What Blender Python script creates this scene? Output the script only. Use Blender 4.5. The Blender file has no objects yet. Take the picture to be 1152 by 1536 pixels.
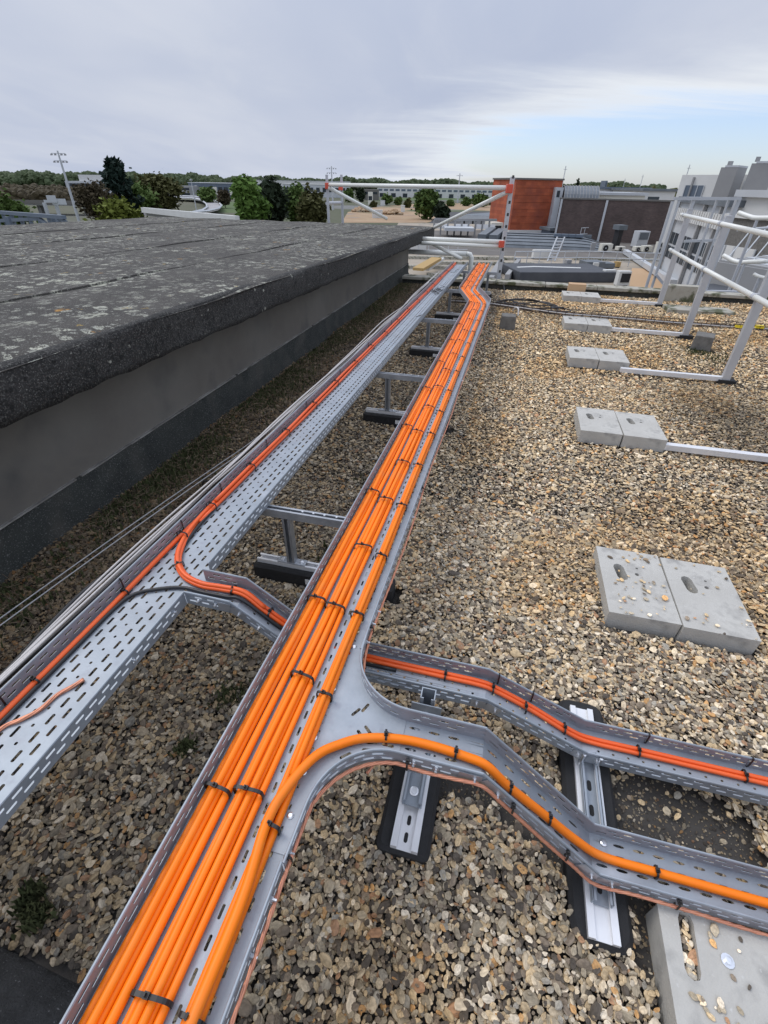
import bpy, bmesh, math, random
import numpy as np
from mathutils import Vector, Matrix
from mathutils.geometry import tessellate_polygon
random.seed(7); RNG = np.random.default_rng(7)
SC = bpy.context.scene
COL = SC.collection
R_ = math.radians

# ------------------------------------------------------------------ camera
EYE = np.array([0.0, 0.0, 1.7]); FPX = 700.0
ROLL = math.atan(0.018)
PITCH = math.atan((768 - 274) * math.cos(ROLL) / FPX)
_F = np.array([0, math.cos(PITCH), -math.sin(PITCH)])
_U0 = np.array([0, math.sin(PITCH), math.cos(PITCH)]); _R0 = np.array([1.0, 0, 0])
_c, _s = math.cos(ROLL), math.sin(ROLL)
_R = _c * _R0 + _s * _U0; _U = -_s * _R0 + _c * _U0
cam = bpy.data.cameras.new('camera'); co = bpy.data.objects.new('camera', cam); COL.objects.link(co)
co.matrix_world = Matrix(((_R[0], _U[0], -_F[0], EYE[0]), (_R[1], _U[1], -_F[1], EYE[1]),
                          (_R[2], _U[2], -_F[2], EYE[2]), (0, 0, 0, 1)))
cam.sensor_fit = 'VERTICAL'; cam.sensor_height = 36; cam.lens = 36 * FPX / 1536
cam.clip_start = 0.05; cam.clip_end = 9000
SC.camera = co

def ray(x, y): return _F + (x - 576) / FPX * _R - (y - 768) / FPX * _U
def gp(x, y, z):                       # the point of the plane at height z seen at that spot of the photograph
    d = ray(x, y); return EYE + (z - EYE[2]) / d[2] * d
def dp(x, y, Y):                       # the point at depth Y
    d = ray(x, y); return EYE + Y / d[1] * d
def proj(P):
    q = np.array(P) - EYE; k = q @ _F
    return 576 + FPX * (q @ _R) / k, 768 - FPX * (q @ _U) / k
def zat(P, y):                         # height above P seen at row y
    lo = -12.0; k = (P[1] - EYE[1]) * _F[1]; hi = min(90.0, EYE[2] + max(.3, (k - .2) / -_F[2]) * .98)
    for _ in range(60):
        m = (lo + hi) / 2
        if proj((P[0], P[1], m))[1] > y: lo = m
        else: hi = m
    return m

# ------------------------------------------------------------------ world, sun, exposure
SUN_EL, SUN_AZ = R_(52), R_(-60)       # azimuth measured from +Y towards +X
w = bpy.data.worlds.new('World'); SC.world = w; w.use_nodes = True
nt = w.node_tree; nt.nodes.clear()
def N(t, **k):
    n = nt.nodes.new(t)
    for a, b in k.items():
        if a == 'inp':
            for i, v in b.items(): n.inputs[i].default_value = v
        else: setattr(n, a, b)
    return n
def L(a, b): nt.links.new(a, b)
def mth(op, a, b=None, clamp=False):
    n = nt.nodes.new('ShaderNodeMath'); n.operation = op; n.use_clamp = clamp
    for i, v in ((0, a), (1, b)):
        if v is None: continue
        if hasattr(v, 'node'): nt.links.new(v, n.inputs[i])
        else: n.inputs[i].default_value = v
    return n.outputs[0]
def smooth_step(x, a, b):
    n = nt.nodes.new('ShaderNodeMapRange'); n.interpolation_type = 'SMOOTHSTEP'
    nt.links.new(x, n.inputs[0]); n.inputs[1].default_value = a; n.inputs[2].default_value = b
    return n.outputs[0]
def mixc(f, a, b):
    n = nt.nodes.new('ShaderNodeMix'); n.data_type = 'RGBA'
    for s, v in ((n.inputs[0], f), (n.inputs[6], a), (n.inputs[7], b)):
        if hasattr(v, 'node'): nt.links.new(v, s)
        elif isinstance(v, tuple): s.default_value = (*v, 1)
        else: s.default_value = v
    return n.outputs[2]
sky = N('ShaderNodeTexSky', sky_type='NISHITA', sun_disc=False, sun_elevation=SUN_EL, sun_rotation=SUN_AZ)
sky.air_density = 1.0; sky.dust_density = 0.6; sky.ozone_density = 1.5
tc = N('ShaderNodeTexCoord'); sx = N('ShaderNodeSeparateXYZ'); L(tc.outputs['Generated'], sx.inputs[0])
dx, dy, dz = sx.outputs
den = mth('ADD', mth('MAXIMUM', dz, 0.0), 0.10)
cx = N('ShaderNodeCombineXYZ'); L(mth('DIVIDE', dx, den), cx.inputs[0]); L(mth('DIVIDE', dy, den), cx.inputs[1])
def noise(vec, scale, detail, rough, mapping=None, dist=0.0):
    n = nt.nodes.new('ShaderNodeTexNoise'); n.inputs['Scale'].default_value = scale
    n.inputs['Detail'].default_value = detail; n.inputs['Roughness'].default_value = rough; n.inputs['Distortion'].default_value = dist
    if mapping:
        m = nt.nodes.new('ShaderNodeMapping'); m.inputs['Rotation'].default_value = (0, 0, mapping[0]); m.inputs['Scale'].default_value = mapping[1]
        m.inputs['Location'].default_value = mapping[2]
        nt.links.new(vec, m.inputs[0]); vec = m.outputs[0]
    nt.links.new(vec, n.inputs['Vector']); return n.outputs['Fac']
n_big = noise(cx.outputs[0], 0.40, 4, .5, (0.5, (1, .5, 1), (3.1, 1.7, 0)), .3)
n_fine = noise(cx.outputs[0], 1.3, 6, .6, (0.35, (1, .4, 1), (0, 0, 0)), .6)
n_gap = noise(cx.outputs[0], 0.55, 7, .6, (-0.35, (.42, 1.3, 1), (1.3, 5.2, 0)), .4)
# overcast: a soft grey-lavender deck, brighter towards the zenith as overcast skies are
deck = mixc(smooth_step(n_big, .28, .72), (.42, .472, .60), (.55, .585, .672))
deck = mixc(mth('MULTIPLY', smooth_step(n_fine, .40, .75), .22), deck, (.66, .68, .72))
# the deck thins out low towards the right, where paler cloud and clear sky show
az = mth('ARCTAN2', dx, dy)
low = mth('MULTIPLY', smooth_step(az, -.40, .40), smooth_step(dz, .25, .03))
thin = mth('ADD', mth('MULTIPLY', low, 1.0), mth('MULTIPLY', mth('SUBTRACT', n_gap, .5), 1.3))
pale = mixc(mth('MULTIPLY', smooth_step(thin, .30, .90), .9), deck, (.80, .83, .85))
clear = N('ShaderNodeMix', data_type='RGBA', blend_type='MULTIPLY'); clear.inputs[0].default_value = 1
L(sky.outputs[0], clear.inputs[6]); clear.inputs[7].default_value = (.105, .115, .15, 1)
gapm = mth('MULTIPLY', smooth_step(mth('ADD', thin, mth('MULTIPLY', mth('MULTIPLY', smooth_step(dz, .13, .04), smooth_step(az, -.05, .25)), .22)), .66, 1.05), .8)
final0 = mixc(gapm, pale, clear.outputs[2])
rise = N('ShaderNodeMix', data_type='RGBA', blend_type='MULTIPLY'); rise.inputs[0].default_value = 1
cmb = N('ShaderNodeCombineXYZ'); lift = mth('ADD', mth('MULTIPLY', smooth_step(dz, .12, 1.0), .9), 1.0)
for i in range(3): L(lift, cmb.inputs[i])
L(final0, rise.inputs[6]); L(cmb.outputs[0], rise.inputs[7]); final = rise.outputs[2]
scal = N('ShaderNodeMix', data_type='RGBA', blend_type='MULTIPLY'); scal.inputs[0].default_value = 1
L(final, scal.inputs[6]); scal.inputs[7].default_value = (10, 10, 10, 1)
bg = N('ShaderNodeBackground'); bg.inputs[1].default_value = 0.1
L(scal.outputs[2], bg.inputs[0]); out = N('ShaderNodeOutputWorld'); L(bg.outputs[0], out.inputs[0])

sl = bpy.data.lights.new('sun', 'SUN'); sl.energy = 1.1; sl.angle = R_(25); sl.color = (1, .96, .9)
so = bpy.data.objects.new('sun', sl); COL.objects.link(so)
sd = Vector((math.sin(SUN_AZ) * math.cos(SUN_EL), math.cos(SUN_AZ) * math.cos(SUN_EL), math.sin(SUN_EL)))
so.rotation_euler = (-sd).to_track_quat('-Z', 'Y').to_euler(); so.location = sd * 50
VS = SC.view_settings; VS.view_transform = 'Standard'; VS.look = 'None'; VS.gamma = 1; VS.exposure = 0.2; VS.use_curve_mapping = False
SC.render.engine = 'CYCLES'
try: SC.cycles.use_denoising = True
except Exception: pass
SC.cycles.max_bounces = 6; SC.cycles.diffuse_bounces = 3; SC.cycles.glossy_bounces = 3

# ------------------------------------------------------------------ frame of the roof: u runs along the trays, v to the right of them
ANG = R_(13.65)
def W(u, v, z): return Vector((u * math.sin(ANG) + v * math.cos(ANG), u * math.cos(ANG) - v * math.sin(ANG), z))
def uv(P): return (P[0] * math.sin(ANG) + P[1] * math.cos(ANG), P[0] * math.cos(ANG) - P[1] * math.sin(ANG), P[2])
def pu(x, y, z):                       # pixel on plane z -> (v, u, z), the local order used by the meshes
    a = uv(gp(x, y, z)); return (a[1], a[0], z)

# ------------------------------------------------------------------ materials
def mat(name, col, rough=.8, metal=0.0, var=None, bump=0.0, bscale=40, vscale=6, col2=None, spec=.5, coat=0.0, detail=6):
    m = bpy.data.materials.new(name); m.use_nodes = True
    t = m.node_tree; b = t.nodes['Principled BSDF']
    b.inputs['Roughness'].default_value = rough; b.inputs['Metallic'].default_value = metal
    b.inputs['Specular IOR Level'].default_value = spec
    b.inputs['Coat Weight'].default_value = coat
    b.inputs['Base Color'].default_value = (*col, 1)
    tcn = t.nodes.new('ShaderNodeTexCoord')
    if col2 is not None:
        n = t.nodes.new('ShaderNodeTexNoise'); n.inputs['Scale'].default_value = vscale; n.inputs['Detail'].default_value = detail; n.inputs['Roughness'].default_value = .65
        t.links.new(tcn.outputs['Object'], n.inputs['Vector'])
        r = t.nodes.new('ShaderNodeValToRGB'); r.color_ramp.elements[0].position = .32; r.color_ramp.elements[1].position = .68
        r.color_ramp.elements[0].color = (*col, 1); r.color_ramp.elements[1].color = (*col2, 1)
        t.links.new(n.outputs['Fac'], r.inputs[0]); t.links.new(r.outputs[0], b.inputs['Base Color'])
    if bump:
        n2 = t.nodes.new('ShaderNodeTexNoise'); n2.inputs['Scale'].default_value = bscale; n2.inputs['Detail'].default_value = 4
        t.links.new(tcn.outputs['Object'], n2.inputs['Vector'])
        bp = t.nodes.new('ShaderNodeBump'); bp.inputs['Strength'].default_value = bump; bp.inputs['Distance'].default_value = .01
        t.links.new(n2.outputs['Fac'], bp.inputs['Height']); t.links.new(bp.outputs[0], b.inputs['Normal'])
    return m

def add_layer(m, col, scale, lo, hi, kind='noise', detail=5):     # one more stain or speck colour over a material
    t = m.node_tree; b = t.nodes['Principled BSDF']; s = b.inputs['Base Color']
    tcn = t.nodes.new('ShaderNodeTexCoord')
    if kind == 'noise':
        n = t.nodes.new('ShaderNodeTexNoise'); n.inputs['Scale'].default_value = scale; n.inputs['Detail'].default_value = detail; o = n.outputs['Fac']
    else:
        n = t.nodes.new('ShaderNodeTexVoronoi'); n.inputs['Scale'].default_value = scale; o = n.outputs['Distance']
    t.links.new(tcn.outputs['Object'], n.inputs['Vector'])
    mr = t.nodes.new('ShaderNodeMapRange'); mr.inputs[1].default_value = lo; mr.inputs[2].default_value = hi
    t.links.new(o, mr.inputs[0])
    mx = t.nodes.new('ShaderNodeMix'); mx.data_type = 'RGBA'; mx.inputs[7].default_value = (*col, 1)
    if s.is_linked: t.links.new(s.links[0].from_socket, mx.inputs[6])
    else: mx.inputs[6].default_value = s.default_value
    t.links.new(mr.outputs[0], mx.inputs[0]); t.links.new(mx.outputs[2], s)

M = {}
M['galv'] = mat('galvanised_steel', (.29, .325, .365), .56, .45, col2=(.375, .412, .455), vscale=7, bump=.05, bscale=120)
add_layer(M['galv'], (.29, .31, .355), 22, .58, .74)
add_layer(M['galv'], (.30, .31, .335), 2.6, .50, .78)
add_layer(M['galv'], (.50, .53, .58), 6, .62, .80)
M['galv_dark'] = mat('galvanised_strut', (.36, .38, .41), .45, .7, col2=(.5, .52, .55), vscale=14, bump=.05, bscale=90)
M['alu'] = mat('mill_aluminium', (.72, .72, .73), .45, .3, col2=(.8, .8, .81), vscale=7)
M['zinc'] = mat('zinc_bolt', (.75, .76, .78), .28, .9)
M['orange'] = mat('orange_cable_sheath', (1.0, .235, .004), .45, 0, col2=(.96, .205, .004), vscale=3, bump=.04, bscale=60, spec=.35)
add_layer(M['orange'], (.80, .24, .04), 7, .56, .85)
M['redorange'] = mat('red_orange_cable_sheath', (.88, .135, .025), .42, 0, col2=(.82, .115, .02), vscale=3, bump=.04, bscale=60)
M['blackcable'] = mat('black_cable_sheath', (.018, .018, .02), .42)
M['tie'] = mat('black_nylon_tie', (.014, .012, .012), .45)
M['copper'] = mat('bare_copper', (.72, .33, .2), .42, .6, col2=(.6, .25, .16), vscale=30)
M['rubber'] = mat('black_rubber', (.012, .012, .013), .75, col2=(.02, .02, .021), vscale=20, bump=.25, bscale=300)
M['white'] = mat('white_print_sticker', (.75, .75, .74), .5)
M['ink'] = mat('black_print', (.03, .03, .03), .5)
M['concrete'] = mat('paver_concrete', (.43, .415, .38), .9, col2=(.52, .505, .465), vscale=5, bump=.3, bscale=140)
add_layer(M['concrete'], (.31, .30, .28), 11, .55, .75)
add_layer(M['concrete'], (.55, .54, .51), 60, .66, .74)
M['concrete_dark'] = mat('weathered_concrete', (.115, .11, .10), .95, col2=(.2, .19, .175), vscale=12, bump=.5, bscale=90)
M['coping'] = mat('mossy_coping', (.34, .32, .27), .95, col2=(.42, .40, .34), vscale=7, bump=.4, bscale=50)
add_layer(M['coping'], (.09, .095, .05), 5, .5, .62)
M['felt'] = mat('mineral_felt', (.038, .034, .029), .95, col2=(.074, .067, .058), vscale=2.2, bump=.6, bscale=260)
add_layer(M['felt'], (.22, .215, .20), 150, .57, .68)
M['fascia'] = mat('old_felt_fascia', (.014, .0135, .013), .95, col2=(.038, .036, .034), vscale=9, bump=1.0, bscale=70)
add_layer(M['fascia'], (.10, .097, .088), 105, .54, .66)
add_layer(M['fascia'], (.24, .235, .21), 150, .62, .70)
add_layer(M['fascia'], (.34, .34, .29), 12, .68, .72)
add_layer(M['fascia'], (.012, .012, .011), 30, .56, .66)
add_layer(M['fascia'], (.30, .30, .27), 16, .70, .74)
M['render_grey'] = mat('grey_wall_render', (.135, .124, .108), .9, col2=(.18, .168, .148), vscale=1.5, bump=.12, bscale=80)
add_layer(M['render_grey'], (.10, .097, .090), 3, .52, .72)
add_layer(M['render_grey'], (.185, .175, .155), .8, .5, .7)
M['upstand'] = mat('slate_bitumen_upstand', (.020, .023, .021), .9, col2=(.042, .045, .040), vscale=5, bump=.6, bscale=240)
add_layer(M['upstand'], (.06, .058, .05), 4, .50, .70)
add_layer(M['upstand'], (.16, .165, .155), 130, .58, .70)
M['slate'] = mat('slate_felt_patch', (.022, .022, .022), .85, col2=(.05, .05, .05), vscale=18, bump=.7, bscale=150)
add_layer(M['slate'], (.22, .22, .22), 130, .66, .73)
M['flash'] = mat('metal_flashing', (.5, .49, .47), .5, .4, col2=(.16, .15, .14), vscale=5)
M['membrane'] = mat('bare_dirty_membrane', (.038, .034, .030), .92, col2=(.062, .056, .05), vscale=6, bump=.6, bscale=70)
add_layer(M['membrane'], (.16, .15, .13), 160, .70, .75)
M['whitewire'] = mat('pale_grey_cable', (.55, .52, .5), .5)
M['rust'] = mat('rusty_wire', (.055, .038, .03), .8, .2)
M['steelwire'] = mat('grey_steel_wire', (.4, .4, .4), .5, .6)
M['whitetube'] = mat('white_tube', (.78, .78, .73), .32, col2=(.76, .76, .71), vscale=5)
M['redclamp'] = mat('red_coupler', (.62, .09, .05), .5)
M['gpost'] = mat('grey_painted_post', (.47, .48, .51), .42, .3, col2=(.55, .56, .58), vscale=4)
M['yellow'] = mat('yellow_tape', (.8, .62, .02), .5)
M['cardboard'] = mat('cardboard', (.5, .33, .19), .9)
M['moss'] = mat('moss_green', (.045, .058, .018), .95, col2=(.075, .08, .03), vscale=8)
M['dryweed'] = mat('dry_weed', (.12, .085, .055), .95, col2=(.2, .15, .1), vscale=10)
# lichen on the felt: rings and blots, many pale and a few orange
def lichen(m):
    t = m.node_tree; b = t.nodes['Principled BSDF']; s = b.inputs['Base Color']
    tcn = t.nodes.new('ShaderNodeTexCoord')
    wob = t.nodes.new('ShaderNodeTexNoise'); wob.inputs['Scale'].default_value = 22; wob.inputs['Detail'].default_value = 4
    t.links.new(tcn.outputs['Object'], wob.inputs['Vector'])
    mp = t.nodes.new('ShaderNodeMix'); mp.data_type = 'RGBA'; mp.blend_type = 'LINEAR_LIGHT'; mp.inputs[0].default_value = .045
    t.links.new(tcn.outputs['Object'], mp.inputs[6]); t.links.new(wob.outputs['Color'], mp.inputs[7])
    prev = s.links[0].from_socket
    for scale, colr, lo, hi, keep in ((13, (.40, .40, .33), .44, .36, .60), (7.5, (.48, .48, .39), .37, .30, .70), (25, (.38, .385, .33), .44, .36, .68), (5, (.36, .36, .29), .38, .29, .82), (3.4, (.45, .22, .03), .17, .11, .80), (9, (.42, .28, .05), .24, .16, .90)):
        vo = t.nodes.new('ShaderNodeTexVoronoi'); vo.inputs['Scale'].default_value = scale
        t.links.new(mp.outputs[2], vo.inputs['Vector'])
        mr = t.nodes.new('ShaderNodeMapRange'); mr.inputs[1].default_value = lo; mr.inputs[2].default_value = hi
        t.links.new(vo.outputs['Distance'], mr.inputs[0])
        sp = t.nodes.new('ShaderNodeSeparateColor'); t.links.new(vo.outputs['Color'], sp.inputs[0])
        gt = t.nodes.new('ShaderNodeMath'); gt.operation = 'GREATER_THAN'; gt.inputs[1].default_value = keep; t.links.new(sp.outputs[0], gt.inputs[0])
        br = t.nodes.new('ShaderNodeTexNoise'); br.inputs['Scale'].default_value = scale * 9; br.inputs['Detail'].default_value = 3
        t.links.new(tcn.outputs['Object'], br.inputs['Vector'])
        brr = t.nodes.new('ShaderNodeMapRange'); brr.inputs[1].default_value = .42; brr.inputs[2].default_value = .56; t.links.new(br.outputs['Fac'], brr.inputs[0])
        a = t.nodes.new('ShaderNodeMath'); a.operation = 'MULTIPLY'; t.links.new(mr.outputs[0], a.inputs[0]); t.links.new(gt.outputs[0], a.inputs[1])
        a2 = t.nodes.new('ShaderNodeMath'); a2.operation = 'MULTIPLY'; t.links.new(a.outputs[0], a2.inputs[0]); t.links.new(brr.outputs[0], a2.inputs[1])
        cl = t.nodes.new('ShaderNodeTexNoise'); cl.inputs['Scale'].default_value = .9; cl.inputs['Detail'].default_value = 4
        t.links.new(tcn.outputs['Object'], cl.inputs['Vector']); clr = t.nodes.new('ShaderNodeMapRange'); clr.inputs[1].default_value = .36; clr.inputs[2].default_value = .56; t.links.new(cl.outputs['Fac'], clr.inputs[0])
        a3 = t.nodes.new('ShaderNodeMath'); a3.operation = 'MULTIPLY'; t.links.new(a2.outputs[0], a3.inputs[0]); t.links.new(clr.outputs[0], a3.inputs[1])
        mx = t.nodes.new('ShaderNodeMix'); mx.data_type = 'RGBA'; mx.inputs[7].default_value = (*colr, 1)
        t.links.new(prev, mx.inputs[6]); t.links.new(a3.outputs[0], mx.inputs[0]); prev = mx.outputs[2]
    t.links.new(prev, s)
lichen(M['felt'])

# ------------------------------------------------------------------ mesh helpers
class MB:
    def __init__(s): s.v = []; s.f = []
    def add(s, vs, fs):
        k = len(s.v); s.v += [tuple(p) for p in vs]; s.f += [tuple(i + k for i in f) for f in fs]; return s
    def box(s, x0, x1, y0, y1, z0, z1):
        return s.add([(x, y, z) for z in (z0, z1) for y in (y0, y1) for x in (x0, x1)],
                     [(0, 2, 3, 1), (4, 5, 7, 6), (0, 1, 5, 4), (2, 6, 7, 3), (0, 4, 6, 2), (1, 3, 7, 5)])
    def prism(s, poly, z0, z1):
        n = len(poly)
        return s.add([(x, y, z0) for x, y in poly] + [(x, y, z1) for x, y in poly],
                     [tuple(range(n))[::-1], tuple(range(n, 2 * n))] + [(i, (i + 1) % n, n + (i + 1) % n, n + i) for i in range(n)])
    def hex8(s, a, b):                 # frustum-like block between two quads
        return s.add(list(a) + list(b), [(3, 2, 1, 0), (4, 5, 6, 7)] + [(i, (i + 1) % 4, 4 + (i + 1) % 4, 4 + i) for i in range(4)])
    def bar(s, p, q, wd, ht, up=(0, 0, 1)):
        p, q, up = Vector(p), Vector(q), Vector(up); d = (q - p).normalized()
        sd = d.cross(up)
        if sd.length < 1e-4: sd = d.cross(Vector((1, 0, 0)))
        sd.normalize(); n = sd.cross(d)
        c = [sd * a * wd / 2 + n * b * ht / 2 for a, b in ((-1, -1), (1, -1), (1, 1), (-1, 1))]
        return s.hex8([p + k for k in c], [q + k for k in c])
    def tube(s, pts, r, n=8, caps=True, phase=0.0):
        pts = [Vector(p) for p in pts]; k = len(pts); rings = []; rr = r if hasattr(r, '__len__') else [r] * k
        t0 = (pts[1] - pts[0]).normalized(); nn = t0.orthogonal().normalized(); vs = []
        if abs(t0.z) < .9: nn = t0.cross(Vector((0, 0, 1))).normalized()
        for i, p in enumerate(pts):
            t = (pts[min(i + 1, k - 1)] - pts[max(i - 1, 0)]).normalized()
            nn = (nn - t * nn.dot(t)).normalized(); b = t.cross(nn)
            for j in range(n):
                a = 2 * math.pi * j / n + phase; vs.append(p + (nn * math.cos(a) + b * math.sin(a)) * rr[i])
        fs = [(i * n + j, i * n + (j + 1) % n, (i + 1) * n + (j + 1) % n, (i + 1) * n + j) for i in range(k - 1) for j in range(n)]
        if caps: fs += [tuple(range(n))[::-1], tuple(range((k - 1) * n, k * n))]
        return s.add(vs, fs)
    def lathe(s, c, prof, n=10):       # prof: (radius, z)
        vs = [(c[0] + r * math.cos(2 * math.pi * j / n), c[1] + r * math.sin(2 * math.pi * j / n), c[2] + z) for r, z in prof for j in range(n)]
        k = len(prof)
        return s.add(vs, [(i * n + j, i * n + (j + 1) % n, (i + 1) * n + (j + 1) % n, (i + 1) * n + j) for i in range(k - 1) for j in range(n)]
                     + [tuple(range(n))[::-1], tuple(range((k - 1) * n, k * n))])
    def sheet(s, fm, s0, s1, t0, t1, rows=(), seg=0):
        """a pierced sheet over (s,t), fm(s,t)->point; rows: (t, half width, first centre, pitch, slot length), by t"""
        t = t0
        def solid(a, b):
            if b - a < 1e-5: return
            n = max(1, int(math.ceil((s1 - s0) / seg))) if seg else 1
            ss = [s0 + (s1 - s0) * i / n for i in range(n + 1)]
            s.add([fm(x, a) for x in ss] + [fm(x, b) for x in ss], [(i, i + 1, n + 2 + i, n + 1 + i) for i in range(n)])
        for (tc_, h, c0, p, ln) in rows:
            hh = h + .0008; solid(t, tc_ - hh); t = tc_ + hh
            c = c0
            while c - p / 2 < s0: c += p
            cells = []
            while c + p / 2 <= s1 + 1e-6: cells.append(c); c += p
            if not cells: t = tc_ - hh; continue
            a, b = cells[0] - p / 2, cells[-1] + p / 2
            for x0, x1 in ((s0, a), (b, s1)):
                if x1 - x0 > 1e-5: s.add([fm(x0, tc_ - hh), fm(x1, tc_ - hh), fm(x1, tc_ + hh), fm(x0, tc_ + hh)], [(0, 1, 2, 3)])
            q = ln / 2; e = min(h, q) * .55
            for c in cells:
                l, r = c - p / 2, c + p / 2
                for sg in (-1, 1):
                    vs = [(l, tc_ + sg * hh), (r, tc_ + sg * hh), (r, tc_), (c + q, tc_), (c + q - e * .3, tc_ + sg * h * .6), (c + q - e, tc_ + sg * h), (c - q + e, tc_ + sg * h), (c - q + e * .3, tc_ + sg * h * .6), (c - q, tc_), (l, tc_)]
                    s.add([fm(*x) for x in vs], [tuple(range(10)) if sg < 0 else tuple(range(10))[::-1]])
        solid(t, t1); return s
    def holed(s, outer, holes, z):     # flat plate with arbitrary holes
        loops = [[Vector((*p, 0)) for p in outer]] + [[Vector((*p, 0)) for p in h] for h in holes]
        flat = [p for l in loops for p in l]
        return s.add([(p.x, p.y, z(p.x, p.y) if callable(z) else z) for p in flat], [tuple(t) for t in tessellate_polygon(loops)])
    def mesh(s, name, m, shift=(0, 0, 0), smooth=False):
        me = bpy.data.meshes.new(name)
        me.from_pydata([(a - shift[0], b - shift[1], c - shift[2]) for a, b, c in s.v], [], s.f)
        for mm in (m if isinstance(m, (list, tuple)) else [m]): me.materials.append(mm)
        if smooth: me.polygons.foreach_set('use_smooth', [True] * len(me.polygons))
        me.update(); return me
def slot_poly(cx_, cy_, ln, wd, ang, n=4):
    pts = []
    for sg in (1, -1):
        for i in range(n + 1):
            a = -math.pi / 2 + math.pi * i / n
            pts.append((sg * ((ln - wd) / 2 + wd / 2 * math.cos(a)), sg * wd / 2 * math.sin(a)))
    c, s_ = math.cos(ang), math.sin(ang)
    return [(cx_ + x * c - y * s_, cy_ + x * s_ + y * c) for x, y in pts]
def catmull(pts, k=6):
    P = [np.array(p, float) for p in pts]; P = [2 * P[0] - P[1]] + P + [2 * P[-1] - P[-2]]; o = []
    for i in range(1, len(P) - 2):
        for j in range(k):
            t = j / k; a, b, c, d = P[i - 1], P[i], P[i + 1], P[i + 2]
            o.append(.5 * (2 * b + (c - a) * t + (2 * a - 5 * b + 4 * c - d) * t * t + (3 * b - a - 3 * c + d) * t ** 3))
    o.append(P[-2]); return [tuple(x) for x in o]

BASE = {}
def props(o, label=None, cat=None, group=None, kind=None):
    for k, x in (('label', label), ('category', cat), ('group', group), ('kind', kind)):
        if x: o[k] = x
    return o
def place(o, base, uvz):
    if uvz: o.location = W(base[1], base[0], base[2]); o.rotation_euler = (0, 0, -ANG)
    else: o.location = base
    BASE[o.name] = tuple(base)
def thing(name, label, cat, base, group=None, uvz=True):      # base in mesh order: (v, u, z) or world (x, y, z)
    o = bpy.data.objects.new(name, None); COL.objects.link(o); o.empty_display_size = .1
    place(o, base, uvz); return props(o, label, cat, group)
def mods(o, solid=0, bevel=0):
    if solid:
        d = o.modifiers.new('thickness', 'SOLIDIFY'); d.thickness = solid; d.offset = 0
    if bevel:
        d = o.modifiers.new('edge', 'BEVEL'); d.width = bevel; d.segments = 2; d.limit_method = 'ANGLE'; d.angle_limit = R_(40)
def root_base(p):
    return BASE[p.name]
def part(name, mb, m, parent, smooth=False, solid=0, bevel=0, label=None):
    b = BASE[parent.name]
    o = bpy.data.objects.new(name, mb.mesh(name, m, b, smooth)); COL.objects.link(o); o.parent = parent; BASE[o.name] = b
    mods(o, solid, bevel)
    if label: o['label'] = label
    return o
def single(name, mb, m, label, cat, base, group=None, uvz=True, smooth=False, solid=0, bevel=0, kind=None):
    o = bpy.data.objects.new(name, mb.mesh(name, m, base, smooth)); COL.objects.link(o); place(o, base, uvz)
    mods(o, solid, bevel); return props(o, label, cat, group, kind)
def clone(r, loc, label=None, rotz=None):
    c = r.copy(); COL.objects.link(c); c.location = loc
    if rotz is not None: c.rotation_euler.z = rotz
    if label: c['label'] = label
    for ch in r.children:
        d = ch.copy(); COL.objects.link(d); d.parent = c
        for g in ch.children:
            e = g.copy(); COL.objects.link(e); e.parent = d
    return c
# ================================================================== THE ROOF: base, gravel, penthouse, kerb
GRAV = -0.012
mb = MB().box(-2.6, 6.4, -2.2, 10.75, -.35, -.045)
single('roof_deck', mb, M['membrane'], 'dirty dark roof membrane under the gravel', 'roof', (0, 0, -.045), kind='structure')

def in_poly(px, py, poly):
    r = np.zeros(len(px), bool); n = len(poly)
    for i in range(n):
        x0, y0 = poly[i]; x1, y1 = poly[(i + 1) % n]
        c = ((y0 > py) != (y1 > py)) & (px < (x1 - x0) * (py - y0) / (y1 - y0 + 1e-12) + x0)
        r ^= c
    return r
def px_poly(pts, z=-.02): return [pu(x, y, z)[:2] for x, y in pts]
PAV = [(1.985, .675, .0), (4.01, .715, .02), (6.03, .765, .02), (7.75, .81, .02), (9.95, .92, .0)]
def scatter(u0, u1, v0, v1, step, jit):
    uu, vv = np.meshgrid(np.arange(u0, u1, step), np.arange(v0, v1, step))
    uu, vv = uu.ravel(), vv.ravel()
    return uu + RNG.uniform(-jit, jit, uu.size) * step, vv + RNG.uniform(-jit, jit, vv.size) * step
parts_ = []
for (a, b, c, d, st) in ((-.5, 2.6, -2.34, 2.0, .0098), (-.5, 2.6, 2.0, 6.3, .019), (2.6, 5.5, -2.34, 4.2, .0140), (2.6, 5.5, 4.2, 6.3, .022), (5.5, 10.52, -2.34, 6.3, .0195)):
    parts_.append(scatter(a, b, c, d, st, .75))
U = np.concatenate([p[0] for p in parts_]); V = np.concatenate([p[1] for p in parts_])
X = U * math.sin(ANG) + V * math.cos(ANG); Y = U * math.cos(ANG) - V * math.sin(ANG)
P = np.stack([X, Y, np.zeros_like(X)], 1) - EYE; kk = P @ _F
sxp = 576 + FPX * (P @ _R) / np.maximum(kk, .05); syp = 768 - FPX * (P @ _U) / np.maximum(kk, .05)
ok = (kk > .05) & (sxp > -700) & (sxp < 2600) & (syp < 2300)
def bare(poly, edge=.02):              # ground swept clear of stones, with a ragged edge
    global ok
    wob = edge * (np.sin(U * 61 + V * 23) + np.sin(V * 77 - U * 31)) * .6
    ok &= ~in_poly(V + wob, U + wob * .7, poly)
stray = RNG.random(U.size) < .02
keep_stray = ok & stray & True
BARE1 = px_poly([(915, 1150), (1000, 1168), (1090, 1205), (1125, 1235), (1152, 1290), (1170, 1320), (1010, 1280), (905, 1245)])
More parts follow.
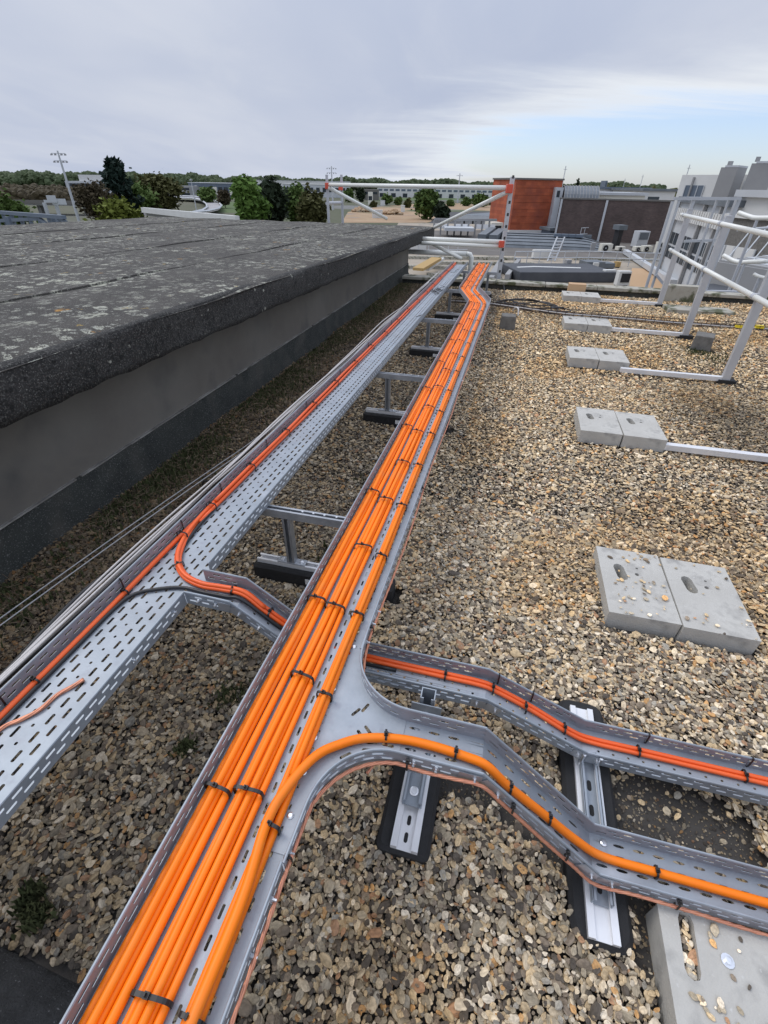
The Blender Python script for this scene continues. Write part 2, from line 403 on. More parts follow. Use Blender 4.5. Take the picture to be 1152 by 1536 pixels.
BARE2 = px_poly([(600, 1165), (660, 1150), (760, 1190), (850, 1250), (858, 1330), (800, 1260), (735, 1205), (670, 1195), (640, 1215), (600, 1200), (560, 1165)])
BARE3 = px_poly([(945, 1330), (985, 1345), (1000, 1470), (950, 1440)])
for q in (BARE1, BARE2, BARE3): bare(q)
FOOTS = [(-.155, .03, .565, .86), (.425, .607, .495, 1.265)]
for v0, v1, u0, u1 in FOOTS: bare([(v0 + .012, u0 + .022), (v1 - .012, u0 + .022), (v1 - .012, u1), (v0 + .012, u1)], .012)
for i, (uc, v0, _) in enumerate(PAV): bare([(v0, uc - .27), (v0 + .65, uc - .27), (v0 + .65, uc + .24), (v0, uc + .24)], .004)
for uu in (1.66, 3.70, 5.69, 7.6): bare([(-1.10, uu - .055), (-.3, uu - .055), (-.3, uu + .055), (-1.10, uu + .055)], .004)
bare([(.64, -.1), (1.2, -.1), (1.2, .62), (.64, .62)], .004)
bare([(-1.7, -.6), (-.70, -.6), (-.71, .10), (-1.7, .12)], .012)
bare([(-.10, 7.28), (.13, 7.28), (.13, 7.55), (-.10, 7.55)], .004); bare([(2.36, 6.86), (2.63, 6.86), (2.63, 7.2), (2.36, 7.2)], .004)
ok |= (keep_stray & ~in_poly(V, U, [(v, u) for v, u in ((.44, .5), (.6, .5), (.6, 1.25), (.44, 1.25))]) & in_poly(V, U, BARE1 )) | (keep_stray & in_poly(V, U, BARE2) & ~in_poly(V, U, [(-.14, .57), (.02, .57), (.02, .86), (-.14, .86)]))
U, V = U[ok], V[ok]
Z = GRAV + RNG.normal(0, .006, U.size) - .004
hollow = .012 * np.sin(U * 3.1 + V * 1.3) * np.sin(V * 4.1 - U * .7); Z += hollow
# loose stones lying on the pavers and the slab
ex = []
def strew(n, v0, v1, u0, u1, z, avoid=None):
    for _ in range(n):
        v, u = random.uniform(v0, v1), random.uniform(u0, u1)
        if avoid and avoid(v, u): continue
        ex.append((u, v, z))
strew(95, .70, .99, 1.76, 2.24, .066, lambda v, u: random.random() < .55 * (abs(v - .83) / .15))
strew(16, 1.02, 1.31, 1.75, 2.22, .066)
strew(7, 1.02, 1.3, 1.73, 1.85, .066); strew(5, 1.08, 1.3, 4.0, 4.2, .066)
strew(34, .704, .740, .48, .61, .030); strew(34, .706, .738, .48, .61, .042)
strew(16, .70, .80, .36, .47, .060); strew(12, .76, .95, .4, .6, .060)
ex = np.array(ex)
gr_u, gr_v = scatter(.3, 1.4, -.2, 1.3, .009, .9); gk = (in_poly(gr_v, gr_u, BARE1) | in_poly(gr_v, gr_u, BARE2) | in_poly(gr_v, gr_u, BARE3)) & (RNG.random(gr_u.size) < .55)
for v0, v1, u0, u1 in FOOTS: gk &= ~((gr_v > v0) & (gr_v < v1) & (gr_u > u0) & (gr_u < u1))
ngrit = int(gk.sum()); ex = np.concatenate([ex, np.stack([gr_u[gk], gr_v[gk], np.full(ngrit, -.043)], 1)])
U = np.concatenate([U, ex[:, 0]]); V = np.concatenate([V, ex[:, 1]]); Z = np.concatenate([Z, ex[:, 2]])
n = U.size
size = np.exp(RNG.normal(math.log(.0172), .38, n)) * (1 + .035 * np.clip(U - 1, 0, 8)) * np.where((U < 2.6) & (V > 2.0), 1.5, 1); size = np.clip(size, .0075, .046)
size[n - len(ex):] *= .85
size[n - ngrit:] = np.exp(RNG.normal(math.log(.0065), .45, ngrit))
scl = np.stack([size * RNG.uniform(.85, 1.15, n), size * RNG.uniform(.5, .85, n), size * RNG.uniform(.2, .42, n)], 1) * .5
rot = np.stack([RNG.normal(0, .34, n), RNG.normal(0, .34, n), RNG.uniform(0, 6.283, n)], 1); rot[n - len(ex):, :2] *= .3
# stone kinds: grey flint, tan, dark, pale, rusty
pal = np.array([(.31, .275, .215), (.47, .375, .245), (.21, .175, .14), (.56, .485, .37), (.085, .073, .062), (.48, .29, .13), (.34, .205, .125), (.62, .565, .475), (.29, .28, .255)])
wts = np.array([.21, .2, .17, .13, .15, .03, .03, .075, .05])
ci = RNG.choice(len(pal), n, p=wts / wts.sum()); col = pal[ci] * RNG.uniform(.75, 1.2, n)[:, None]
def vn(a, b, f, s):                     # smooth pseudo noise over the roof
    return (np.sin(a * f + s) * np.sin(b * f * 1.13 + s * 2.1) + np.sin(a * f * 2.3 - b * f * 1.7 + s) * .5 + np.sin(b * f * 3.1 + a * f * .9 + s * 3) * .35) / 1.85
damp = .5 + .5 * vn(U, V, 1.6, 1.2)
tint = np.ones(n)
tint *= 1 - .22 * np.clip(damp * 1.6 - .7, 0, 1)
lane = np.clip((-.15 - V) / .5, 0, 1); tint *= 1 - .32 * lane                       # stones darker to the left, ramping up across the main tray
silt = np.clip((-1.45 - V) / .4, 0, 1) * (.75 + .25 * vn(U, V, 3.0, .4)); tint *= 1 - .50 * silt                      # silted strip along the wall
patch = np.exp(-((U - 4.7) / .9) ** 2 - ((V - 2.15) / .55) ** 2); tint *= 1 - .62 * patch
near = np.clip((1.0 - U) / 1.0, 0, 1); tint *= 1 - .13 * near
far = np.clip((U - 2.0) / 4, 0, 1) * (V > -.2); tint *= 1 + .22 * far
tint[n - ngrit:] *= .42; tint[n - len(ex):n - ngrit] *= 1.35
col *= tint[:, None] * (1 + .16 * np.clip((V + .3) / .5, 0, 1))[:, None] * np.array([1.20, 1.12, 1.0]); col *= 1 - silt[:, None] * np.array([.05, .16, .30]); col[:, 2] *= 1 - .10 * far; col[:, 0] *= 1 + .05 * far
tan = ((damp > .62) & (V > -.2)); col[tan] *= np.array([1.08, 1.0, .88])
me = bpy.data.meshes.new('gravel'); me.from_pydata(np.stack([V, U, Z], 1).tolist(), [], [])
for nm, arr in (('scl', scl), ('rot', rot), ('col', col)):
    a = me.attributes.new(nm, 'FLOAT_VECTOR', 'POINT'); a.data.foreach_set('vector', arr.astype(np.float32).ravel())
gm = mat('river_gravel', (.3, .27, .22), .78, 0, bump=.25, bscale=3.0)
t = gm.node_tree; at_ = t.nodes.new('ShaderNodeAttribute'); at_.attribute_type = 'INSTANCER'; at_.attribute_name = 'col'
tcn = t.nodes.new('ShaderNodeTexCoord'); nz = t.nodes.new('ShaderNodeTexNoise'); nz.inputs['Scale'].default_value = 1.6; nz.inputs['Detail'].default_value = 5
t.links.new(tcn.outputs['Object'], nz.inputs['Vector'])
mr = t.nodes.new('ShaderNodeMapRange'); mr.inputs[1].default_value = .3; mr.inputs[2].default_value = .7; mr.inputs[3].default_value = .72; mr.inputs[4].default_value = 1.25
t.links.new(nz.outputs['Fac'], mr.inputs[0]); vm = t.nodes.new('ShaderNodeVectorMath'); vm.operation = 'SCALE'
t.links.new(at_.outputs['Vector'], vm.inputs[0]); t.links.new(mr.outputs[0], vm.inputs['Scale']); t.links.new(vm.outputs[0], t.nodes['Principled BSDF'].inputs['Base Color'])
go = bpy.data.objects.new('gravel', me); COL.objects.link(go); place(go, (0, 0, 0), True)
props(go, 'grey and tan river pebbles loosely covering the flat roof', 'gravel', kind='stuff')
ng = bpy.data.node_groups.new('pebbles', 'GeometryNodeTree')
ng.interface.new_socket('Geometry', in_out='INPUT', socket_type='NodeSocketGeometry'); ng.interface.new_socket('Geometry', in_out='OUTPUT', socket_type='NodeSocketGeometry')
gi, go_ = ng.nodes.new('NodeGroupInput'), ng.nodes.new('NodeGroupOutput')
g2i = ng.nodes.new('GeometryNodeGeometryToInstance')
for k in range(9):
    ico = ng.nodes.new('GeometryNodeMeshIcoSphere'); ico.inputs['Radius'].default_value = 1; ico.inputs['Subdivisions'].default_value = 3
    pos = ng.nodes.new('GeometryNodeInputPosition'); nn = ng.nodes.new('ShaderNodeTexNoise'); nn.noise_dimensions = '4D'
    nn.inputs['W'].default_value = k * 7.3; nn.inputs['Scale'].default_value = .85; nn.inputs['Detail'].default_value = 1.0
    ng.links.new(pos.outputs[0], nn.inputs['Vector'])
    sb = ng.nodes.new('ShaderNodeVectorMath'); sb.operation = 'SUBTRACT'; sb.inputs[1].default_value = (.5, .5, .5); ng.links.new(nn.outputs['Color'], sb.inputs[0])
    sc = ng.nodes.new('ShaderNodeVectorMath'); sc.operation = 'SCALE'; sc.inputs['Scale'].default_value = 1.3; ng.links.new(sb.outputs[0], sc.inputs[0])
    sp = ng.nodes.new('GeometryNodeSetPosition'); ng.links.new(ico.outputs[0], sp.inputs[0]); ng.links.new(sc.outputs[0], sp.inputs['Offset'])
    ss = ng.nodes.new('GeometryNodeSetShadeSmooth'); ng.links.new(sp.outputs[0], ss.inputs[0])
    sm = ng.nodes.new('GeometryNodeSetMaterial'); sm.inputs['Material'].default_value = gm; ng.links.new(ss.outputs[0], sm.inputs[0])
    ng.links.new(sm.outputs[0], g2i.inputs[0])
iop = ng.nodes.new('GeometryNodeInstanceOnPoints'); iop.inputs['Pick Instance'].default_value = True
m2p = ng.nodes.new('GeometryNodeMeshToPoints'); ng.links.new(gi.outputs[0], m2p.inputs[0])
ng.links.new(m2p.outputs[0], iop.inputs['Points']); ng.links.new(g2i.outputs[0], iop.inputs['Instance'])
ri = ng.nodes.new('FunctionNodeRandomValue'); ri.data_type = 'INT'
for s in ri.inputs:
    if s.type == 'INT' and s.name == 'Max': s.default_value = 8
ng.links.new([o for o in ri.outputs if o.type == 'INT'][0], iop.inputs['Instance Index'])
for nm, sock in (('rot', 'Rotation'), ('scl', 'Scale')):
    na = ng.nodes.new('GeometryNodeInputNamedAttribute'); na.data_type = 'FLOAT_VECTOR'; na.inputs['Name'].default_value = nm
    ng.links.new(na.outputs['Attribute'], iop.inputs[sock])
ng.links.new(iop.outputs[0], go_.inputs[0])
md = go.modifiers.new('pebbles', 'NODES'); md.node_group = ng
me.materials.append(gm)

# ---- the penthouse on the left: felt roof with overhanging edge, rendered wall, bitumen upstand
def zt(u): return 1.068 - .0168 * u     # the roof falls gently towards its far end
pent = thing('roof_penthouse', 'low penthouse with lichened felt roof and grey wall along the gravel', 'penthouse', (-2.36, 5, 0))
E0, E1 = -2.0, 13.1
def slabbox(mb, v0, v1, u0, u1, zb, ztp, nseg=1):
    for i in range(nseg):
        a, b = u0 + (u1 - u0) * i / nseg, u0 + (u1 - u0) * (i + 1) / nseg
        mb.hex8([(v0, a, zb(a)), (v1, a, zb(a)), (v1, b, zb(b)), (v0, b, zb(b))], [(v0, a, ztp(a)), (v1, a, ztp(a)), (v1, b, ztp(b)), (v0, b, ztp(b))])
    return mb
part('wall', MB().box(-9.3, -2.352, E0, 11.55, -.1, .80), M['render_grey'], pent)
slab = slabbox(MB(), -9.6, -2.07, E0, E1, lambda u: zt(u) - .23, lambda u: zt(u) - .016)
part('roof_slab', slab, M['fascia'], pent)
# fascia skin: felt dressed over the edge, a little wavy
nU, prof = 150, [(-2.13, -.006), (-2.085, -.004), (-2.058, -.012), (-2.050, -.04), (-2.052, -.12), (-2.050, -.20), (-2.056, -.236), (-2.10, -.238)]
vs, fs = [], []
for i in range(nU + 1):
    u = E0 + (E1 - E0) * i / nU
    for j, (pv, pz) in enumerate(prof):
        wv = .006 * math.sin(u * 2.3 + j) + .004 * math.sin(u * 7.1 + 2 * j) + random.uniform(-.0025, .0025)
        vs.append((pv + wv * (.5 if j < 2 else 1), u, zt(u) + pz + wv * .5 + (random.uniform(-.007, .007) if j >= 6 else 0)))
k = len(prof)
fs = [(i * k + j, i * k + j + 1, (i + 1) * k + j + 1, (i + 1) * k + j) for i in range(nU) for j in range(k - 1)]
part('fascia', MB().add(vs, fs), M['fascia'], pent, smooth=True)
seams = [-2.046, -3.2, -4.62, -6.2, -7.8, -9.62]
for i in range(5):
    a, b = seams[i], seams[i + 1] - .05
    vs, fs = [], []; nu, nv = 90, 10
    for iu in range(nu + 1):
        u = E0 + (E1 + .01 - E0) * iu / nu
        for iv in range(nv + 1):
            v = a + (b - a) * iv / nv
            z = zt(u) + .006 * (1 - iv / nv) - .003 + .006 * math.sin(u * 1.7 + v * 2.2) * math.sin(v * 3 + i) + .004 * math.sin(u * 4.3 - v * 5)
            if iv == 0: v += .012 * math.sin(u * 1.9 + i * 2) if i else .006 * math.sin(u * 2.3); z += .003 if i else -.022
            vs.append((v, u, z))
    q = nv + 1
    fs = [(x * q + y, (x + 1) * q + y, (x + 1) * q + y + 1, x * q + y + 1) for x in range(nu) for y in range(nv)]
    mb = MB().add(vs, fs)
    if i:                              # lap edge
        e = [vs[x * q] for x in range(nu + 1)]
        mb.add([p for p in e] + [(p[0] + .003, p[1], p[2] - .012) for p in e], [(x, x + 1, nu + 2 + x, nu + 1 + x) for x in range(nu)])
    part('felt_sheet', mb, M['felt'], pent, smooth=True)
vs = []
nu = 120
pr = [(-2.352, .232), (-2.338, .232), (-2.336, .05), (-2.30, -.02), (-2.27, -.05)]
for i in range(nu + 1):
    u = E0 + (11.58 - E0) * i / nu
    for j, (pv, pz) in enumerate(pr):
        vs.append((pv + random.uniform(-.003, .003) + .006 * math.sin(u * 3 + j), u, pz + .004 * math.sin(u * 5 + j)))
k = len(pr)
part('upstand', MB().add(vs, [(i * k + j, i * k + j + 1, (i + 1) * k + j + 1, (i + 1) * k + j) for i in range(nu) for j in range(k - 1)]), M['upstand'], pent, smooth=True)
for i in range(7):                     # lengths of flashing strip, with gaps between them
    a = -1.9 + i * 1.9; part('flashing_strip', MB().box(-2.352, -2.332 - .002 * (i % 2), a, a + 1.86, .228, .237), M['flash'], pent)
# ---- kerb at the far edge: coping stones over a black upstand
kerb = thing('roof_kerb', 'low roof edge kerb with mossy coping stones and black upstand', 'kerb', (2, 10.6, -.05))
part('upstand', MB().box(-2.25, 6.4, 10.52, 10.72, -.3, .07), M['upstand'], kerb)
vv = -2.25; i = 0
while vv < 6.3:
    ln = .96
    part('coping_stone', MB().box(vv, min(vv + ln - .012, 6.4), 10.485, 10.78, .07 + .003 * (i % 2), .125 + .003 * ((i * 2) % 3)), M['coping'], kerb, bevel=.008); vv += ln; i += 1
# ---- slate felt plinth in the near corner
mb = MB(); vs = []
nx, ny = 14, 12
for i in range(nx + 1):
    for j in range(ny + 1):
        v = -1.65 + (-.715 + 1.65) * i / nx; u = -.6 + (.10 + .6 - .05 * i / nx + .03) * j / ny
        e = min(1, (nx - i) / 1.5, (ny - j) / 1.5); z = -.04 + .10 * e ** .5 + .006 * math.sin(9 * v + 5 * u)
        vs.append((v, u, z))
mb.add(vs, [(i * (ny + 1) + j, (i + 1) * (ny + 1) + j, (i + 1) * (ny + 1) + j + 1, i * (ny + 1) + j + 1) for i in range(nx) for j in range(ny)])
single('felt_plinth', mb, M['slate'], 'low black felt covered plinth in the near corner beside the orange cables', 'plinth', (-1.1, -.3, -.04), smooth=True)
# ================================================================== CABLE TRAYS
ZB, ZR = .42, .48
H = .060
def cL(u): return -1.128 + .008 * u
def cM(u): return -.436 + .0075 * u
HW = .136
def flange_rows(s0, p=.05, ln=.030): return [(.021, .0036, s0, p, ln), (.041, .0036, s0 + p / 2, p, ln)]
def rim(mb, pts, r=.0030): mb.tube(pts, r, 6)
def flange(mb, fm2, s0, s1, rows=True, seg=0, h=H):     # fm2(s) -> (v,u,zbase)
    fm = lambda s, t: (fm2(s)[0], fm2(s)[1], fm2(s)[2] + t)
    mb.sheet(fm, s0, s1, 0, h, flange_rows(s0 + .03) if rows else (), seg)
    n = max(2, int((s1 - s0) / (seg or 1.5)) + 1)
    rim(mb, [(lambda q: (q[0], q[1], q[2] + h))(fm2(s0 + (s1 - s0) * i / n)) for i in range(n + 1)])
def bolt(mb, c, d=(1, 0, 0), r=.0065, l=.014):          # hex nut with a stub of thread
    c, d = Vector(c), Vector(d)
    mb.tube([c, c + d * .006], r, 6); mb.tube([c + d * .006, c + d * l], r * .55, 6)

# ---- left tray
lt = thing('cable_tray', 'long perforated galvanised tray nearest the grey wall with spare width', 'cable tray', (-1.1, 5, ZB))
fl = lambda s, t: (cL(s) + t, s, ZB)
rows = []
p = .055
for k, tt in enumerate((-.106, -.074, -.042)): rows.append((tt, .0050, -.6 + (k % 2) * p / 2, p, .034))
rows.append((-.010, .0042, -.6 + p / 2, p, .010))
for k, tt in enumerate((.022, .054, .090)): rows.append((tt, .0050, -.6 + (k % 2) * p / 2, p, .034))
T0, T1 = 1.0, 1.132
part('floor_panel', MB().sheet(fl, -.6, 10.25, -HW, HW, rows), M['galv'], lt, solid=.0014)
part('side_rail', (lambda m: (flange(m, lambda s: (cL(s) - HW, s, ZB), -.6, 10.25), m)[1])(MB()), M['galv'], lt, solid=.0014)
for a, b in ((-.6, T0), (T1 + .03, 10.25)):
    m = MB(); flange(m, lambda s: (cL(s) + HW, s, ZB), a, b); part('side_rail', m, M['galv'], lt, solid=.0014)
for u in (.72, .93, 1.36, 3.2, 4.4, 6.3):
    m = MB(); bolt(m, (cL(u) + HW + .001, u, ZB + .03)); part('bolt', m, M['zinc'], lt)
# ---- its branch, turning off and sloping down under the main tray, out the other side and down to the low feet
def zb1(v):
    K = [(-1.2, ZB), (-.80, ZB), (-.52, .215), (.13, .212), (.50, .042), (9, .042)]
    for (a, za), (b, zb_) in zip(K, K[1:]):
        if v <= b: return za + (zb_ - za) * (v - a) / (b - a)
br = thing('branch_tray', 'narrow perforated tray dropping under the orange cables with two red-orange cables', 'cable tray', (.3, 1.05, .04))
def ub(v): return 1.066 - .012 * min(1, max(0, (v + .9) / .6))      # its centre line
BH = .062
secs = [(-.985, -.80), (-.80, -.52), (-.52, .13), (.13, .50), (.50, 3.2)]
for i, (a, b) in enumerate(secs):
    f = lambda s, t: (s, ub(s) + t, zb1(s) + .0005)
    rws = [(-.035, .0036, a + .03, .05, .029), (-.012, .0036, a + .055, .05, .009), (.012, .0036, a + .03, .05, .009), (.036, .0036, a + .045, .05, .029)]
    part('floor_panel', MB().sheet(f, a, b, -BH, BH, rws), M['galv'], br, solid=.0014)
    for sg in (-1, 1):
        m = MB(); flange(m, lambda s: (s, ub(s) + sg * BH, zb1(s)), a, b, h=.058); part('side_rail', m, M['galv'], br, solid=.0014)
m = MB()
for v in (-.93, -.86, -.77, -.70, .10, .165, .47, .535): m = MB(); bolt(m, (v, ub(v) - BH - .001, zb1(v) + .03), (0, -1, 0)); part('splice_bolt', m, M['zinc'], br)
for v in (-.80, .13, .5):              # hinged splice plates over the bends
    for sg in (-1, 1):
        for d in (-.05, .05): part('splice_plate', MB().bar((v, ub(v) + sg * (BH + .003), zb1(v) + .028), (v + d, ub(v) + sg * (BH + .003), zb1(v + d) + .028), .0025, .036, (0, 0, 1)), M['galv_dark'], br)

# ---- main tray
mt = thing('cable_tray', 'long galvanised tray packed with three strapped bundles of bright orange cable', 'cable tray', (-.43, 4, ZB))
fmn = lambda s, t: (cM(s) + t, s, ZB)
mr_ = [(tt, .0034, -.6 + (k % 2) * .026, .052, .027) for k, tt in enumerate((-.118, -.050, .036, .092))]
part('floor_panel', MB().sheet(fmn, -.6, 6.55, -HW, HW, mr_), M['galv'], mt, solid=.0014)
J0, J1, S0, S1 = 6.675, 7.55, .48, .48
P0 = lambda t: (cM(J0) + t, J0 + S0 * t, ZB); P1 = lambda t: (-.618 + t, J1 + S1 * t, ZB)
c2 = lambda u: -.618 + .0072 * (u - J1)
lerp = lambda a, b, f: tuple(x + (y - x) * f for x, y in zip(a, b))
m = MB()
m.sheet(lambda s, t: lerp((cM(6.55) + t, 6.55, ZB), P0(t), s), 0, 1, -HW, HW); part('floor_panel', m, M['galv'], mt, solid=.0014)
m = MB(); m.sheet(lambda s, t: lerp(P0(t), P1(t), s), 0, 1, -HW, HW); part('floor_panel', m, M['galv'], mt, solid=.0014)
m = MB(); m.sheet(lambda s, t: lerp(P1(t), (c2(10.42) + t, 10.42, ZB), s), 0, 1, -HW, HW); part('floor_panel', m, M['galv'], mt, solid=.0014)
UA, UB = .33, .925                     # the opening in its right side
for sg, a in ((-1, -.6), (1, UB)):
    m = MB(); flange(m, lambda s: (cM(s) + sg * HW, s, ZB), a, 6.675 + S0 * sg * HW); part('side_rail', m, M['galv'], mt, solid=.0014)
    A, B = P0(sg * HW), P1(sg * HW)
    m = MB(); ln = math.dist(A, B); flange(m, lambda s: lerp(A, B, s / ln), 0, ln); part('side_rail', m, M['galv'], mt, solid=.0014)
    A, B = P1(sg * HW), (c2(10.42) + sg * HW, 10.42, ZB)
    m = MB(); ln2 = math.dist(A, B); flange(m, lambda s: lerp(A, B, s / ln2), 0, ln2); part('side_rail', m, M['galv'], mt, solid=.0014)
m = MB(); flange(m, lambda s: (cM(s) + HW, s, ZB), -.6, UA); part('side_rail', m, M['galv'], mt, solid=.0014)
m = MB()
for u in (.18, .27, .36, .98, 1.05, 1.12, 1.72, 2.6, 3.6): m = MB(); bolt(m, (cM(u) + HW + .001, u, ZB + .028 + .012 * ((u * 100) % 2))); part('splice_bolt', m, M['zinc'], mt)
for u, v in ((.64, -.345), (.545, -.338), (.44, -.330), (.80, -.345), (.97, -.33)): m = MB(); m.lathe((v, u, ZB + .003), [(.009, 0), (.0085, .002), (.005, .004)], 10); part('coach_bolt', m, M['zinc'], mt)
# ---- tee junction plate and the branch that leaves the main tray
b2 = thing('branch_tray', 'curved tee branch tray carrying a single thick orange cable down to the right', 'cable tray', (.3, .69, .06))
FU, BU, FV = .632, .757, -.095         # front and back edge, where the curve ends
def arcf(n=12): return [(-.105 - .185 * math.cos(a) , .447 + .185 * math.sin(a)) for a in [math.pi / 2 * i / n for i in range(n + 1)]]
def arcb(n=12): return [(-.105 - .185 * math.cos(a), .942 - .185 * math.sin(a)) for a in [math.pi / 2 * i / n for i in range(n + 1)]]
FA, BA = arcf(), arcb()
outer = [(-.375, .36), (-.298, .36)] + FA + BA[::-1] + [(-.298, .99), (-.375, .99)]
holes = [slot_poly(x, y, .034, .009, a) for x, y, a in ((-.255, .745, 1.0), (-.232, .765, 1.15), (-.205, .70, .8 - 1.5), (-.222, .682, .8 - 1.5), (-.135, .705, 0), (-.14, .672, 0), (-.185, .668, .25), (-.245, .615, .7), (-.225, .592, .75), (-.118, .655, -.1), (-.19, .645, .2))]
holes += [slot_poly(-.338 + .0 * i, .40 + .05 * i, .030, .007, math.pi / 2) for i in range(12)]
part('junction_plate', MB().holed(outer, holes, ZB + .0022), M['galv'], b2, solid=.0012)
def arcrail(A, sgn):
    pts = [(-.2925, .33 if sgn > 0 else 1.02)] + A; d = [0]
    for a, b in zip(pts, pts[1:]): d.append(d[-1] + math.dist(a, b))
    def f(s):
        for i in range(len(d) - 1):
            if s <= d[i + 1] + 1e-9:
                k = (s - d[i]) / (d[i + 1] - d[i]); return (pts[i][0] + (pts[i + 1][0] - pts[i][0]) * k, pts[i][1] + (pts[i + 1][1] - pts[i][1]) * k, ZB)
        return (*pts[-1], ZB)
    m = MB(); flange(m, f, 0, d[-1], seg=.022); return m
part('curved_rail', arcrail(FA, 1), M['galv'], b2, solid=.0014); part('curved_rail', arcrail(BA, -1), M['galv'], b2, solid=.0014)
def zb2(v):
    K = [(-.2, ZB), (.118, ZB), (.49, .060), (9, .060)]
    for (a, za), (b, zb_) in zip(K, K[1:]):
        if v <= b: return za + (zb_ - za) * (v - a) / (b - a)
def bf(v): return FU - (0 if v < .118 else .006 * min(1, (v - .118) / .37))
def bb(v): return BU - (0 if v < .118 else .002)
for i, (a, b) in enumerate(((-.105, .118), (.118, .49), (.49, 3.2))):
    f = lambda s, t: (s, bf(s) + t * (bb(s) - bf(s)), zb2(s))
    rws = [(tt, .030, a + .028 + .0 * k, .056, .033) for k, tt in enumerate((.12, .36, .62, .86))]
    part('floor_panel', MB().sheet(f, a, b, 0, 1, rws), M['galv'], b2, solid=.0014)
    for fe in (bf, bb):
        m = MB(); flange(m, lambda s: (s, fe(s), zb2(s)), a, b); part('side_rail', m, M['galv'], b2, solid=.0014)
m = MB()
for v in (-.06, .0, .10, .165, .47, .53): m = MB(); bolt(m, (v, bf(v) - .001, zb2(v) + .032), (0, -1, 0)); part('splice_bolt', m, M['zinc'], b2)
for v in (.118, .49):
    for fe, sg in ((bf, -1), (bb, 1)):
        for d in (-.06, .06): part('splice_plate', MB().bar((v, fe(v) + sg * .003, zb2(v) + .03), (v + d, fe(v) + sg * .003, zb2(v + d) + .03), .0025, .038, (0, 0, 1)), M['galv_dark'], b2)
m = MB(); m.lathe((.53, .735, .0625), [(.011, 0), (.010, .002), (.006, .004)], 10); part('coach_bolt', m, M['zinc'], b2)

# ================================================================== CABLES
def path_main(off, z, u0=-.6, u1=10.43, seed=0, amp=.0022):
    r_ = random.Random(seed); a1, a2 = r_.uniform(0, 6), r_.uniform(0, 6); pts = []; u = u0
    while u < u1 + 1e-6:
        if u < J0 + S0 * off: c = cM(u)
        elif u < J1 + S1 * off: c = cM(J0) + (-.618 - cM(J0)) * (u - J0 - S0 * off) / (J1 - J0)
        else: c = c2(u)
        w_ = amp * (math.sin(u * 4.1 + a1) + .6 * math.sin(u * 9.3 + a2)) * min(1, (u + .7))
        pts.append((c + off + w_, u, z + .0012 * math.sin(u * 6.7 + a2))); u += .07
    for _ in range(2): pts = [pts[0]] + [tuple((a + 2 * b + c) / 4 for a, b, c in zip(pts[i - 1], pts[i], pts[i + 1])) for i in range(1, len(pts) - 1)] + [pts[-1]]
    return pts
def tie_mesh(wd, ht, bw=.0075, th=.002, head=True, n=18):
    """a nylon tie: closed band round a bundle (axis along y), its lock and cut tail"""
    m = MB(); a, b = wd / 2 + .001, ht / 2 + .001; k = min(b, a) * .98; ring = []
    for i in range(n):
        t = 2 * math.pi * i / n; c, s = math.cos(t), math.sin(t)
        ring.append((a * math.copysign(abs(c) ** .55, c), b * math.copysign(abs(s) ** .55, s)))
    for o_, y in ((0, -bw / 2), (th, -bw / 2), (th, bw / 2), (0, bw / 2)): m.v += [(x + (o_ if x > 0 else -o_), y, z + (o_ if z > 0 else -o_)) for x, z in ring]
    m.f += [(q * n + i, q * n + (i + 1) % n, ((q + 1) % 4) * n + (i + 1) % n, ((q + 1) % 4) * n + i) for q in range(4) for i in range(n)]
    if head: m.box(-.0055 - .1 * a, .0055 - .1 * a, -.0055, .0055, b, b + .0065).box(-.003 - .1 * a, .0 - .1 * a, -.003, .003, b + .006, b + .013)
    return m.mesh('cable_tie', M['tie'])
def ties(parent, me, spots):            # spots: (v,u,z, turn about z, roll)
    b = BASE[parent.name]
    for v, u, z, a, *rl in spots:
        o = bpy.data.objects.new('cable_tie', me); COL.objects.link(o); o.parent = parent
        o.location = (v - b[0], u - b[1], z - b[2]); o.rotation_euler = (rl[0] if rl else 0, 0, a)
def cable(parent, pts, r, m, n=10): return part('cable', MB().tube(pts, r, n), m, parent, smooth=True)
def lane(u, off):
    if u < J0 + S0 * off: return cM(u) + off, math.atan(-.0075)
    if u < J1 + S1 * off: return cM(J0) + (-.618 - cM(J0)) * (u - J0 - S0 * off) / (J1 - J0) + off, .25
    return c2(u) + off, -.007
ZF = ZB + .0015
R1 = .0106; o1 = -.094
bun = thing('cable_bundle', 'orange cable bundle against the tray rail that faces the wall', 'cables', (o1 - .43, 4, ZF), 'orange cable bundles in the long tray')
for k, (d, zz) in enumerate(((-.0222, R1), (0, R1), (.0222, R1), (-.006, R1 * 2.35))): cable(bun, path_main(o1 + d, ZF + zz, seed=k, amp=.0016), R1 if k < 3 else .0095, M['orange'])
ties(bun, tie_mesh(.067, .038, .0085), [(lane(u, o1)[0], u, ZF + .0205, lane(u, o1)[1] + random.uniform(-.1, .1)) for u in (.442, 1.12, 1.876, 2.664, 3.35, 4.0, 4.7, 5.35, 6.0, 6.55, 7.6, 8.2, 8.8, 9.4, 10)])
R2 = .0090; o2 = -.015
bun = thing('cable_bundle', 'orange cable bundle running down the middle of the long tray', 'cables', (o2 - .43, 4, ZF), 'orange cable bundles in the long tray')
for k, (d, zz) in enumerate(((-.0275, R2), (-.0092, R2), (.0092, R2), (.0275, R2), (.006, R2 * 2.55), (-.014, R2 * 2.5))): cable(bun, path_main(o2 + d, ZF + zz, seed=20 + k, amp=.0016), R2, M['orange'])
